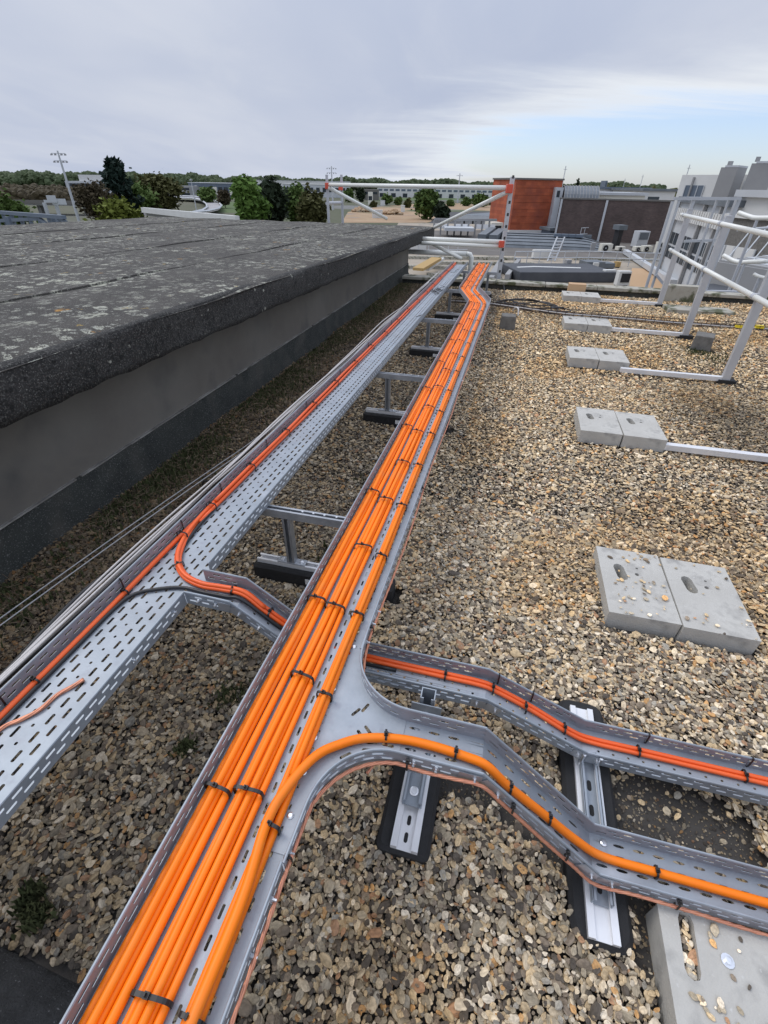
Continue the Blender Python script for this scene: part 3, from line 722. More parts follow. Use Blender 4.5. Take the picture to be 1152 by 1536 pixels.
ties(bun, tie_mesh(.074, .041, .0085), [(lane(u, o2)[0], u, ZF + .0215, lane(u, o2)[1] + random.uniform(-.12, .1)) for u in (.08, .455, .80, 1.10, 1.45, 1.82, 2.2, 2.6, 3.0, 3.4, 3.8, 4.25, 4.7, 5.1, 5.6, 6.1, 6.5, 7.0, 7.7, 8.1, 8.6, 9.1, 9.6, 10.1)])
R3 = .0102; o3 = .072
bun = thing('cable_bundle', 'thin orange pair strapped along the tray side that faces the guard rail', 'cables', (o3 - .43, 4, ZF), 'orange cable bundles in the long tray')
for k, d in enumerate((-.0106, .0106)): cable(bun, path_main(o3 + d, ZF + R3, seed=40 + k, amp=.0014), R3, M['orange'])
cable(bun, path_main(o3 + .003, ZF + R3 * 2.6, u0=.52, seed=47, amp=.001), R3 * .8, M['orange'])
ties(bun, tie_mesh(.044, .034, .0085), [(lane(u, o3)[0], u, ZF + .0165, lane(u, o3)[1] + random.uniform(-.1, .1)) for u in (.075, .40, .76, 1.09, 1.42, 1.8, 2.2, 2.6, 2.95, 3.35, 3.8, 4.2, 4.65, 5.1, 5.6, 6.1, 6.5, 7.1, 7.8, 8.3, 8.8, 9.3, 9.8)])
# the single orange cable peeling off into the branch
zc = ZB + .013
pts = [(cM(-.6) + o3 + .004, -.6, ZF + .031), (cM(0) + o3 + .004, 0, ZF + .031), (cM(.25) + o3 + .006, .25, ZF + .031), (-.371, .40, ZF + .031), (-.357, .49, ZF + .028), (-.318, .583, ZF + .022), (-.265, .635, zc + .004), (-.205, .669, zc + .002), (-.112, .692, zc), (-.02, .696, zc), (.07, .690, zc), (.13, .684, zc - .008), (.2, .68, zb2(.2) + .014), (.31, .686, zb2(.31) + .013), (.43, .69, zb2(.43) + .015), (.52, .691, .075), (.67, .69, .073), (.95, .690, .073), (1.3, .69, .073), (3.2, .69, .073)]
sg_ = thing('cable', 'single thick orange cable curving through the tee branch', 'cable', (.3, .69, .07))
cable(sg_, catmull(pts, 8), .0125, M['orange'], 12)
ties(sg_, tie_mesh(.026, .026, .006), [(-.150, .690, zc, math.pi / 2 + .2), (.045, .693, zc, math.pi / 2), (.205, .68, zb2(.205) + .015, math.pi / 2, 0), (.335, .687, zb2(.335) + .015, math.pi / 2), (.665, .690, .074, math.pi / 2), (1.0, .69, .074, math.pi / 2)])
# red-orange cables in the left tray and its branch
zl = ZB + .0115
lb = thing('cable_bundle', 'red-orange cables tied along the far side of the spare tray', 'cables', (-1.23, 5, ZB))
def pl(off, z, u0, u1, seed):
    r_ = random.Random(seed); a = r_.uniform(0, 6); o = []; u = u0
    while u <= u1: o.append((cL(u) - HW + .024 + off + .003 * math.sin(u * 2.7 + a) + .0015 * math.sin(u * 8 + a), u, z)); u += .1
    return o
cable(lb, pl(0, zl, -.6, 10.3, 1), .0095, M['redorange'])
cable(lb, pl(.0205, zl, 1.45, 10.3, 2), .0088, M['redorange']); cable(lb, pl(.010, zl + .0175, 1.6, 10.3, 3), .0086, M['redorange'])
ties(lb, tie_mesh(.027, .027, .006), [(cL(u) - HW + .026, u, zl, -.01) for u in (.585, .98)])
ties(lb, tie_mesh(.046, .040, .006), [(cL(u) - HW + .036, u, zl + .008, random.uniform(-.1, .1)) for u in (1.33, 1.56, 1.95, 2.4, 2.85, 3.3, 3.8, 4.3, 4.8, 5.35, 5.9, 6.5, 7.1, 7.7, 8.4, 9.1, 9.8)])
tb = thing('cable_bundle', 'pair of red-orange cables bending into the narrow low branch tray', 'cables', (.2, 1.07, .06))
for k, (o_, dz_) in enumerate(((0, 0), (.0165, .001), (.008, .013))):
    pts = [(-1.225, 1.62, zl + dz_), (-1.222, 1.45, zl + dz_), (-1.205 + o_, 1.30, zl + dz_), (-1.155 + o_ * .8, 1.19 + o_ * .3, zl + dz_), (-1.075 + o_ * .3, 1.115 + o_ * .8, zl + dz_), (-.98, 1.085 + o_, zl + dz_), (-.89, 1.088 + o_, zl + dz_), (-.80, 1.085 + o_, zl + dz_)]
    pts += [(v, 1.078 + o_, zb1(v) + .0125 + dz_) for v in (-.72, -.6, -.5)] + [(v, 1.075 + o_ - .012 * (v > .3), zb1(v) + .0115 + dz_) for v in (-.3, -.02, .10, .16, .3, .45, .53, .7, 1.1, 1.9, 3.2)]
    if k < 2: cable(tb, catmull(pts, 6), .0078, M['redorange'])
    else: cable(tb, catmull([(a, b, c - .004) for a, b, c in pts[:9]], 6), .009, M['redorange'])
me = tie_mesh(.036, .021, .006)
ties(tb, me, [(-1.125, 1.165, zl + .002, .9), (-.845, 1.096, zl + .002, math.pi / 2), (-.70, 1.088, zb1(-.7) + .013, math.pi / 2), (-.02, 1.084, .224, math.pi / 2), (.155, 1.082, zb1(.155) + .012, math.pi / 2), (.28, 1.074, zb1(.28) + .012, math.pi / 2), (.43, 1.073, zb1(.43) + .012, math.pi / 2), (.69, 1.073, .054, math.pi / 2), (1.03, 1.073, .054, math.pi / 2)])
# ties looped through the outer rails of the branch trays and the left tray
rt = tie_mesh(.010, .05, .005, head=False)
ties(lt, rt, [(cL(u) - HW, u, ZB + .035, 0) for u in (.50, 1.0, 1.38, 1.7, 2.2, 2.8, 3.5, 4.3, 5.2)])
ties(br, rt, [(v, ub(v) + BH, zb1(v) + .036, math.pi / 2) for v in (.17, .30, .72, 1.05, -.62)])
# thin black cable beside them
pts = [(cL(u) - HW + .039, u, ZB + .007) for u in (-.6, -.2, .3, .7, .9)] + [(-1.195, .985, ZB + .009), (-1.12, 1.035, ZB + .009), (-1.04, 1.063, ZB + .009), (-.95, 1.06, ZB + .009), (-.86, 1.062, ZB + .009), (-.79, 1.062, ZB + .008), (-.66, 1.06, zb1(-.66) + .01), (-.5, 1.06, zb1(-.5) + .01), (-.2, 1.06, .222)]
single('cable', MB().tube(catmull(pts, 6), .0068, 9), M['blackcable'], 'thin black cable crossing the spare tray into its branch', 'cable', (-1.1, 1, ZB), smooth=True)
pts = [(cL(u) - HW + .052, u, ZB + .008) for u in (1.25, 1.32)]
single('cable', MB().tube(catmull([(-1.155, 1.21, ZB + .009), (-1.185, 1.30, ZB + .009), (-1.205, 1.5, ZB + .009), (-1.212, 2, ZB + .009), (-1.20, 3.5, ZB + .009), (-1.17, 6.5, ZB + .009), (-1.14, 10.2, ZB + .009)], 12), .007, 8), M['blackcable'], 'black cable lying under the red-orange cables in the spare tray', 'cable', (-1.2, 4, ZB), smooth=True)
# copper: scrap end in the left tray, earth wire along the main tray and branch
def strands(path, r, n=3, tw=34, k=.9):
    m = MB(); P = [Vector(q) for q in path]; L_ = 0
    for j in range(n):
        o = []; L_ = 0
        for i, q in enumerate(P):
            if i: L_ += (P[i] - P[i - 1]).length
            d = (P[min(i + 1, len(P) - 1)] - P[max(i - 1, 0)]).normalized(); s = d.cross(Vector((0, 0, 1))).normalized(); u_ = s.cross(d)
            a = L_ * tw + 2 * math.pi * j / n; o.append(q + (s * math.cos(a) + u_ * math.sin(a)) * r * k)
        m.tube(o, r, 6)
    return m
sc_ = catmull([pu(-60, 1150, ZB + .006), pu(0, 1094, ZB + .006), pu(30, 1080, ZB + .007), pu(60, 1064, ZB + .008), pu(85, 1043, ZB + .006), pu(108, 1030, ZB + .006), pu(126, 1019, ZB + .009)], 8)
single('copper_wire', strands(sc_, .0035, 4, 25), M['copper'], 'loose frayed end of bare copper wire in the spare tray', 'wire', (-1.15, .55, ZB), smooth=True)
e1 = [(cM(u) + HW + .012 + .004 * math.sin(u * 5), u, ZB + .030 + .006 * math.sin(u * 3.3)) for u in np.arange(6.4, 1.0, -.12)]
e1 += [(cM(1.0) + HW + .008, .99, ZB + .02), (-.282, .93, ZB + .0), (-.262, .86, ZB - .02), (-.2, .80, ZB - .035), (-.15, .70, ZB - .045), (-.18, .60, ZB - .03)]
ew = thing('copper_wire', 'long bare copper earth wire following the outside of the orange cable tray', 'wire', (-.29, 3, .44))
part('strand', strands(catmull(e1, 3), .0028, 3, 60), M['copper'], ew, smooth=True)
e2 = [(cM(u) + HW + .010, u, ZB + .028) for u in (-.6, -.3, 0, .2, .32)] + [(p_[0] + .010 * (i / 12 + .2), p_[1] - .010, ZB + .020 - .010 * math.sin(i / 12 * 3.1)) for i, p_ in enumerate(FA)][1:] + [(v, bf(v) - .013, zb2(v) + .02 + .006 * math.sin(v * 12)) for v in (-.03, .05, .12, .18, .25, .33, .41, .49, .6, .75, .9, 1.2, 1.9, 3.2)]
part('strand', strands(catmull(e2, 5), .0030, 4, 55), M['copper'], ew, smooth=True)
ties(ew, tie_mesh(.014, .03, .005), [(cM(.33) + HW + .006, .345, ZB + .03, .2), (-.075, .62, ZB + .03, math.pi / 2), (.21, bf(.2) - .008, zb2(.21) + .03, math.pi / 2), (.385, bf(.4) - .008, zb2(.385) + .03, math.pi / 2), (.70, bf(.7) - .008, zb2(.7) + .03, math.pi / 2), (cM(1.0) + HW + .004, 1.03, ZB + .03, 0), (cM(2.0) + HW + .006, 1.95, ZB + .03, 0)])
# heap of cut tie ends far along the left tray, a few loose ones nearer
m = MB()
for _ in range(46):
    u, v = random.gauss(7.35, .16), random.gauss(-1.03, .055); a = random.uniform(0, 6.3); l = random.uniform(.02, .05)
    m.bar((v - l * math.cos(a), u - l * math.sin(a), ZB + random.uniform(.003, .02)), (v + l * math.cos(a), u + l * math.sin(a), ZB + random.uniform(.004, .05)), .006, .003)
o = single('tie_offcuts', m, M['tie'], 'heap of black cable tie offcuts on the spare tray', 'offcuts', (-1.03, 7.35, ZB)); 
m = MB()
for (v, u, a) in ((-1.0, 5.75, .6), (-.99, 5.82, .9), (-1.05, 9.2, .5), (-1.02, 9.5, 1.0)): m.bar((v - .05 * math.cos(a), u - .09 * math.sin(a), ZB + .004), (v + .05 * math.cos(a), u + .09 * math.sin(a), ZB + .012), .006, .003)
single('tie_offcuts', m, M['tie'], 'few stray black tie ends lying apart from the heap', 'offcuts', (-1.0, 5.8, ZB))

# ================================================================== TRAY SUPPORTS
def channel(m, p, q, w_, h, th=.0035, lips=True, up=(0, 0, 1)):
    p, q, up = Vector(p), Vector(q), Vector(up); d = (q - p).normalized(); s = d.cross(up).normalized(); n = s.cross(d)
    b = lambda o: m.bar(p + o, q + o, w_, th, up)
    b(-n * (h / 2 - th / 2))
    for k in (-1, 1):
        o = s * k * (w_ / 2 - th / 2); m.bar(p + o + n * th / 2, q + o + n * th / 2, th, h - th, up)
        if lips: o = s * k * (w_ / 2 - .0065) + n * (h / 2 - th / 2); m.bar(p + o, q + o, .013 - th, th, up)
    return m
def rubber(v0, v1, u0, u1, z0, z1, r=.03, ch=.012):
    m = MB(); pts = []
    for (cx_, cy_, a0) in ((v1 - r, u1 - r, 0), (v0 + r, u1 - r, 90), (v0 + r, u0 + r, 180), (v1 - r, u0 + r, 270)):
        for i in range(4): a = R_(a0 + 30 * i); pts.append((cx_ + r * math.cos(a), cy_ + r * math.sin(a)))
    k = len(pts); c = ((v0 + v1) / 2, (u0 + u1) / 2); sh = lambda f: [(c[0] + (x - c[0]) * (1 - f / ((v1 - v0) / 2)), c[1] + (y - c[1]) * (1 - f / ((u1 - u0) / 2))) for x, y in pts]
    A, B = pts, sh(ch)
    vs = [(x, y, z0) for x, y in A] + [(x, y, z1 - ch) for x, y in A] + [(x, y, z1) for x, y in B]
    fs = [(r_ * k + i, r_ * k + (i + 1) % k, (r_ + 1) * k + (i + 1) % k, (r_ + 1) * k + i) for r_ in (0, 1) for i in range(k)] + [tuple(range(2 * k, 3 * k)), tuple(range(k))[::-1]]
    return m.add(vs, fs)
def make_support(u, label):
    t_ = thing('tray_support', label, 'tray support', (-.69, u, -.04), 'steel goalpost supports under the two trays')
    f = part('rubber_foot', rubber(-1.095, -.345, u - .052, u + .052, -.045, .066, .02), M['rubber'], t_)
    m = MB().box(-.80, -.725, u - .0545, u - .0525, .0, .034); s = part('sticker', m, M['white'], f)
    m = MB()
    for a in range(8):
        p0, p1 = 2 * math.pi * a / 8, 2 * math.pi * (a + 1) / 8
        m.bar((-.748 + .010 * math.cos(p0), u - .0555, .017 + .010 * math.sin(p0)), (-.748 + .010 * math.cos(p1), u - .0555, .017 + .010 * math.sin(p1)), .001, .003, (0, 1, 0))
    m.box(-.752, -.744, u - .0562, u - .0548, .012, .022); part('sticker_mark', m, M['ink'], f)
    part('strut_channel', channel(MB(), (-1.075, u, .078), (-.365, u, .078), .046, .024), M['alu'], t_)
    for v in (-.885, -.455):
        bp = part('base_plate', MB().box(v - .075, v + .075, u - .022, u + .022, .091, .097), M['galv_dark'], t_, bevel=.0015)
        m = MB()
        for d in (-.05, .05): m.lathe((v + d, u, .097), [(.012, 0), (.012, .002), (.008, .0025), (.008, .008), (.004, .009)], 8)
        part('bolt', m, M['zinc'], bp)
        part('post', channel(MB(), (v, u, .097), (v, u, .374), .040, .040, up=(0, -1, 0)), M['galv_dark'], t_)
    part('cross_bar', channel(MB(), (-1.26, u, .397), (-.300, u, .397), .040, .042), M['galv_dark'], t_)
    m = MB()
    for v in (-.80, -.745, -.69, -.63): m.tube([(v, u, .40), (v, u, .424)], .0055, 7)
    part('stud', m, M['zinc'], t_)
    m = MB()
    for v in (-.885, -.455): m.box(v + .019, v + .023, u - .018, u + .018, .34, .41); m.lathe((v + .023, u, .36), [(.006, 0), (.006, .005)], 6)
    part('angle_bracket', m, M['galv_dark'], t_)
    return t_
sp0 = make_support(1.66, 'nearest steel goalpost support on a stickered black rubber foot between the trays')
for u, lb_ in ((3.70, 'second steel goalpost support, just beyond the nearest one between the trays'), (5.69, 'third steel goalpost support, halfway along the trays'), (7.6, 'steel goalpost support beside the jog of the orange tray'), (9.5, 'farthest goalpost support beside the roof kerb')):
    clone(sp0, W(u, -.69, -.04), lb_)
# low feet under the branches
fa = thing('tray_support', 'short black rubber foot with bright strut under the tee branch curve', 'tray support', (-.06, .72, -.045))
part('rubber_foot', rubber(-.148, .022, .568, .93, -.05, .012, .022), M['rubber'], fa)
m = MB().box(-.102, -.082, .578, .93, .006, .030).box(-.036, -.016, .578, .93, .006, .030).box(-.084, -.034, .578, .93, .006, .013); part('strut_channel', m, M['alu'], fa)
part('base_channel', channel(MB(), (-.060, .70, .050), (-.060, .94, .050), .066, .034, .004), M['galv'], fa)
for u in (.615, .665): part('slot_insert', MB().prism(slot_poly(-.059, u, .030, .012, math.pi / 2), .0132, .0140), M['rubber'], fa)
m = MB().lathe((-.060, .745, .0385), [(.016, 0), (.016, .002), (.010, .003), (.010, .007), (.004, .007)], 12); part('washer_bolt', m, M['zinc'], fa)
part('post', channel(MB(), (-.060, .885, .036), (-.060, .885, .385), .046, .040, up=(0, -1, 0)), M['galv'], fa)
m = MB().box(-.108, -.012, .856, .860, .235, .365); part('bracket_plate', m, M['galv'], fa, bevel=.004)
m = MB(); m.tube([(-.06, .856, .315), (-.06, .850, .315)], .016, 12); m.tube([(-.06, .851, .315), (-.06, .840, .315)], .009, 6); part('bracket_bolt', m, M['zinc'], fa)
part('cross_bar', channel(MB(), (-.060, .64, .398), (-.060, .772, .398), .040, .040), M['galv'], fa)
fb = thing('tray_support', 'long black rubber foot with bright strut under both low branch trays', 'tray support', (.52, .87, -.045))
part('rubber_foot', rubber(.432, .602, .492, 1.262, -.05, .012, .045), M['rubber'], fb)
m = MB().box(.474, .494, .505, 1.222, .006, .026).box(.538, .558, .505, 1.222, .006, .026).box(.492, .540, .505, 1.222, .004, .0155); part('strut_channel', m, M['alu'], fb)
part('base_channel', channel(MB(), (.516, .585, .036), (.516, 1.03, .036), .058, .030, .004), M['galv'], fb)
for u in (.63, .84, .92): part('slot_insert', MB().prism(slot_poly(.516, u, .036, .014, math.pi / 2), .0252, .0262), M['rubber'], fb)
for v in (.49, .545): part('threaded_rod', MB().tube([(v, .985, .03), (v, .985, .095)], .006, 7), M['zinc'], fb)
# ================================================================== WIRES BESIDE THE WALL
wb = thing('wire_basket', 'rusty wire basket run with upright rods along the foot of the wall', 'wire basket', (-1.6, 4, 0))
m = MB()
for v, z in ((-1.70, .05), (-1.66, .13), (-1.52, .05), (-1.44, .05), (-1.38, .13), (-1.38, .22)): m.tube([(v + .012 * math.sin(u * 1.3 + v * 9), u, z + .01 * math.sin(u * 2 + v * 5)) for u in np.arange(-.4, 10.4, .4)], .0028, 5)
part('long_wire', m, M['rust'], wb)
m0 = MB().tube([(-1.66, 0, .15), (-1.70, 0, .05), (-1.38, 0, .045), (-1.38, 0, .23)], .0026, 5).mesh('cross_wire', M['rust'])
bx = BASE[wb.name]
for i, u in enumerate(np.arange(-.2, 10.3, .16)):
    o = bpy.data.objects.new('cross_wire', m0); COL.objects.link(o); o.parent = wb; o.location = (-bx[0] + random.uniform(-.006, .006), u - bx[1], -bx[2]); o.rotation_euler = (random.uniform(-.04, .04), 0, random.uniform(-.03, .03))
def run(v0, z0, u0, u1, amp, seed, st=.22, drift=0.0):
    r_ = random.Random(seed); a, b, c = (r_.uniform(0, 6) for _ in range(3)); o = []; u = u0
    while u <= u1: o.append((v0 + drift * u + amp * math.sin(u * 1.1 + a) + amp * .5 * math.sin(u * 2.9 + b), u, z0 + amp * .5 * math.sin(u * 1.7 + c))); u += st
    return catmull(o, 3)
for i, (v0, z0, r, am, mt_, lb_, u1) in enumerate((
        (-1.372, .405, .0068, .016, 'whitewire', 'thick pale grey cable hugging the back of the spare tray', 9.2),
        (-1.342, .42, .0048, .014, 'whitewire', 'thinner pale cable between the thick pale cable and the tray rail', 8.2),
        (-1.385, .40, .0048, .022, 'whitewire', 'pale cable crossing over the thick pale cable behind the spare tray', 9.6),
        (-1.40, .375, .005, .026, 'whitewire', 'pale cable waving loosely along the wire basket', 7.4),
        (-1.385, .37, .0065, .018, 'blackcable', 'thin black cable tangled with the pale cables behind the spare tray', 8.8))):
    single('cable', MB().tube(run(v0, z0, -.5, u1, am, 60 + i, drift=.006), r, 7), M[mt_], lb_, 'cable', (v0, 4, z0), smooth=True)
bc = [(-1.40, -.5, .36), (-1.405, .2, .37), (-1.41, .6, .375), (-1.43, .78, .375), (-1.447, 1.0, .37), (-1.41, 1.22, .37), (-1.385, 1.4, .36), (-1.375, 1.7, .35), (-1.38, 2.2, .33), (-1.37, 3, .33), (-1.36, 4.5, .33), (-1.34, 7, .33), (-1.30, 10, .34)]
single('cable', MB().tube(catmull(bc, 8), .0105, 8), M['blackcable'], 'thick black cable bowing outward behind the spare tray', 'cable', (-1.4, 2, .36), smooth=True)
for i, (a, b) in enumerate((((-1.842, .8, .2), (-1.60, 2.6, .2)), ((-1.805, .8, .2), (-1.565, 2.6, .2)))):
    d = (b[0] - a[0]) / (b[1] - a[1]); pts = [(a[0] + d * (u - .8) if u < 2.7 else -1.59 + .035 * i + .015 * (u - 2.7), u, .2 + (.02 * math.sin(u))) for u in np.arange(-.4, 9.6, .3)]
    single('steel_wire', MB().tube(catmull(pts, 2), .0032, 6), M['steelwire'], ('thin grey steel wire nearest the wall', 'thin grey steel wire second from the wall')[i], 'wire', (-1.7, 3, .2), smooth=True)
m = MB()
m.tube(catmull([(-1.60, 2.05, .05), (-1.58, 2.0, .25), (-1.45, 1.97, .30), (-1.36, 1.98, .34), (-1.30, 1.95, .36)], 5), .006, 7)
single('strap_loop', m, M['blackcable'], 'black strap looped over the pale cables behind the spare tray', 'strap', (-1.45, 2, .05), smooth=True)

for i, (v0, z0, am) in enumerate(((-1.50, .12, .03), (-1.56, .09, .04))):
    single('cable', MB().tube(run(v0, z0, -.4, 9.8, am, 90 + i), .0055, 6), M['blackcable'], ('thin dark cable lying in the wire basket nearest the spare tray', 'thin dark cable lying in the wire basket nearest the wall')[i], 'cable', (v0, 4, z0), smooth=True)
# weeds and moss on the silted strip
def tufts(n, place_, hmin, hmax, wid, lean):
    m = MB()
    for _ in range(n):
        v, u = place_(); h = random.uniform(hmin, hmax); a = random.uniform(0, 6.283); l = random.uniform(0, lean); w_ = wid * random.uniform(.6, 1.4)
        c, s = math.cos(a), math.sin(a); b = random.uniform(0, 6.283)
        m.add([(v - s * w_, u + c * w_, -.02), (v + s * w_, u - c * w_, -.02), (v + c * l * .5 + s * w_ * .6, u + s * l * .5 - c * w_ * .6, h * .6), (v + c * l * .5 - s * w_ * .6, u + s * l * .5 + c * w_ * .6, h * .6), (v + c * l, u + s * l, h)], [(0, 1, 2, 3), (3, 2, 4)])
    return m
def wall_strip():
    while True:
        u = random.uniform(.2, 10.4); v = -2.26 + abs(random.gauss(0, .17))
        if random.random() < .35 + .65 * (math.sin(u * 5.3) * math.sin(u * 2.1 + 1) > -.1): return v, u
single('moss', tufts(9000, wall_strip, .005, .035, .007, .02), M['moss'], 'dark green moss growing along the foot of the grey wall', 'moss', (0, 0, 0), kind='stuff')
spots = [(-.86, .93, .05), (-1.03, .17, .03), (-1.08, .2, .03), (-.72, 1.9, .12), (-.70, 2.7, .15), (-.9, .70, .03), (2.45, 6.6, .25), (2.4, 6.85, .15)]
def spotty():
    v, u, r = random.choice(spots); return random.gauss(v, r * .55), random.gauss(u, r * .6)
single('moss', tufts(1500, spotty, .006, .03, .006, .018), M['moss'], 'small patches of green moss among the pebbles between the trays', 'moss', (0, 0, 0), kind='stuff')
def strip2(): return random.uniform(-2.22, -1.45), random.uniform(.1, 10.3)
def twigs(n):
    m = MB()
    for _ in range(n):
        v, u = strip2(); a = random.uniform(0, 6.28); l = random.uniform(.02, .08); z = random.uniform(.0, .03)
        p = [(v + l * t * math.cos(a) + random.uniform(-.008, .008), u + l * t * math.sin(a) + random.uniform(-.008, .008), z + random.uniform(-.005, .02)) for t in (0, .5, 1)]
        m.tube(p, .0013, 3)
    return m
single('dry_twigs', twigs(7500), M['dryweed'], 'dry brown weed stalks littering the strip by the wall', 'weeds', (0, 0, 0), kind='stuff')

# ================================================================== PAVERS AND GUARD RAIL
def paver_mesh(wd=.318, dp_=.50, th=.105, slot=True):
    m = MB(); o = [(-wd / 2, -dp_ / 2), (wd / 2, -dp_ / 2), (wd / 2, dp_ / 2), (-wd / 2, dp_ / 2)]
    h = [slot_poly(-.060, .06, .125, .052, math.pi / 2 + .14)] + [slot_poly(.02, .06, .022, .021, 0), slot_poly(.028, .11, .014, .013, 0)]
    m.holed(o, h, th / 2)
    for L_, dz_ in [(o, th)] + [(h[0], .098), (h[1], .03), (h[2], .02)]:
        n = len(L_); m.add([(x, y, th / 2) for x, y in L_] + [(x, y, th / 2 - dz_) for x, y in L_], [(i, n + i, n + (i + 1) % n, (i + 1) % n) for i in range(n)])
    for L_, dz_ in ((h[0], .098), (h[1], .03), (h[2], .02)): n = len(L_); m.add([(x, y, th / 2 - dz_) for x, y in L_], [tuple(range(n))])
    nb = len(m.f); m.add([(x, y, -th / 2) for x, y in o], [(3, 2, 1, 0)]); me = m.mesh('paver', [M['concrete'], M['membrane']])
    for k in (1, 2, 3): me.polygons[nb - k].material_index = 1
    return me
pm = paver_mesh()
plab = [('concrete paver strewn with pebbles, in the nearest pair of counterweights', 'bare concrete paver with an open hand slot in the nearest pair of counterweights'),
        ('inner concrete paver of the second nearest pair, end away from the aluminium arm', 'outer concrete paver of the second nearest pair, end touching the aluminium arm'),
        ('inner concrete paver of the middle pair of the five', 'outer concrete paver of the middle pair, where its arm to the guard rail starts'),
        ('inner concrete paver of the pair just behind the wire run', 'outer concrete paver of the pair just behind the wire run'),
        ('inner concrete paver of the farthest pair, below the cardboard', 'outer concrete paver of the farthest pair, beside the kerb')]
for i, (uc, v0, dz_) in enumerate(PAV):
    for k in (0, 1):
        o = bpy.data.objects.new('concrete_paver', pm); COL.objects.link(o)
        a = random.uniform(-.012, .012); o.location = W(uc - .012 * k + (.02 if i in (0,) else 0), v0 + .16 + .324 * k, .012 + dz_ * .5 + (.014 if i else -.006)); o.rotation_euler = (random.uniform(-.01, .01), random.uniform(-.012, .012), -ANG + a)
        mods(o, 0, .005); props(o, plab[i][k], 'paver', 'concrete counterweight pavers')
# the big slab in the near right corner
m = MB(); o_ = [(0, 0), (.62, 0), (.62, .50), (0, .50)]; o_ = [(.652, .12), (1.25, .10), (1.27, .612), (.660, .622)]
hs = slot_poly(.724, .545, .145, .038, math.pi / 2 - .08)
m.holed(o_, [hs], .056)
for L_, dz_ in ((o_, .10), (hs, .07)): n = len(L_); m.add([(x, y, .056) for x, y in L_] + [(x, y, .056 - dz_) for x, y in L_], [(i, n + i, n + (i + 1) % n, (i + 1) % n) for i in range(n)])
n = len(hs); m.add([(x, y, -.014) for x, y in hs], [tuple(range(n))])
sb_ = thing('concrete_slab', 'big concrete slab with a pebble-filled slot under the lower branch tray', 'slab', (.95, .37, -.04))
part('slab', m, M['concrete'], sb_, bevel=.006)
m = MB().lathe((.812, .535, .0565), [(.016, 0), (.016, .003), (.009, .0032), (.009, .010), (.005, .011)], 12); part('anchor_bolt', m, M['zinc'], sb_)

gr = thing('guard_rail', 'freestanding grey guard rail with counterweight arms along the gravel roof', 'guard rail', (2.4, 6.5, -.02))
GP_ = [(2.555, 9.77), (2.44, 7.60), (2.375, 5.70), (2.30, 3.78), (2.22, 1.86)]
ZT_, ZM_ = 1.345, .84
for i, (v, u) in enumerate(GP_):
    m = MB().box(v - .040, v + .040, u - .028, u + .028, .0, 1.42); p_ = part('post', m, M['gpost'], gr, bevel=.004)
    m = MB().box(v - .035, v + .035, u - .032, u + .032, 1.42, 1.432); part('cap', m, M['gpost'], p_)
    m = MB().box(v - .07, v + .10, u - .05, u + .05, -.03, .022); part('rubber_shoe', m, M['rubber'], p_)
    if u > 2.5: m = MB().bar((PAV[4 - i][1] + .55, u + .0, .025), (v - .04, u, .025), .055, .045); part('counterweight_arm', m, M['alu'], gr)
def interp(u, z):
    for (v0, u0), (v1, u1) in zip(GP_, GP_[1:]):
        if u1 <= u <= u0: k = (u - u1) / (u0 - u1); return (v1 + (v0 - v1) * k - .062, u, z)
    (v0, u0), (v1, u1) = (GP_[0], GP_[1]) if u > GP_[0][1] else (GP_[-2], GP_[-1]); k = (u - u1) / (u0 - u1); return (v1 + (v0 - v1) * k - .062, u, z)
for z in (ZT_, ZM_):
    for a, b in ((10.0, 6.6), (6.6, 3.2), (3.2, .8)): part('rail', MB().tube([interp(a, z), interp((a + b) / 2, z), interp(b, z)], .026, 12), M['whitetube'], gr, smooth=True)
    for i, (v, u) in enumerate(GP_): q = interp(u, z); part('rail_clip', MB().tube([(q[0], u - .03, z), (q[0], u + .03, z)], .031, 12).box(q[0], q[0] + .03, u - .025, u + .025, z - .03, z + .03), M['gpost'], gr)

# ================================================================== SCAFFOLD AT THE FAR EDGE
sf = thing('scaffold_rail', 'white tubular scaffold rail with red couplers beyond the far roof edge', 'scaffold', (0, 11, -.4), uvz=False)
bs = BASE[sf.name]
PR = dp(748, 415, 10.9); 
def at_(x, y, Y): return tuple(dp(x, y, Y))
pr0 = PR; prt = (PR[0], PR[1], zat(PR, 265))
part('post', MB().bar((PR[0], PR[1], -4.4), prt, .075, .075), M['gpost'], sf)
for k in range(9): z = .2 + k * .2; part('post_slot', MB().box(PR[0] - .02, PR[0] + .02, PR[1] - .040, PR[1] - .0375, z, z + .05), M['ink'], sf)
YL = 14.6
for i, (px_, yl) in enumerate(((490, YL), (512, YL + .7))):
    a = dp(px_, 262, yl); part('post', MB().bar((a[0], a[1], -4.4), tuple(a), .062, .062), M['gpost'], sf)
a, b = dp(490, 305, YL), dp(512, 304, YL + .7); part('post_tie', MB().tube([tuple(a), tuple(b)], .04, 8), M['gpost'], sf)
Pk = lambda x, y: tuple(np.array(dp(x, y, PR[1] - .07)))
tubes = [(dp(493, 277, YL - .06), Pk(766, 282), .042), (dp(492, 281, YL - .10), dp(580, 328, YL + 1.3), .042), (Pk(765, 286), dp(652, 341, 12.9), .038),
         (dp(560, 355, 12.4), Pk(755, 363), .042), (dp(560, 361, 12.2), Pk(753, 370), .038), (dp(632, 357, 12.0), dp(692, 388, 11.1), .036), (dp(575, 376, 13.2), dp(700, 381, 12.2), .055)]
for a, b, r in tubes: part('tube', MB().tube([tuple(a), tuple((np.array(a) + np.array(b)) / 2), tuple(b)], r, 10), M['whitetube'], sf, smooth=True)
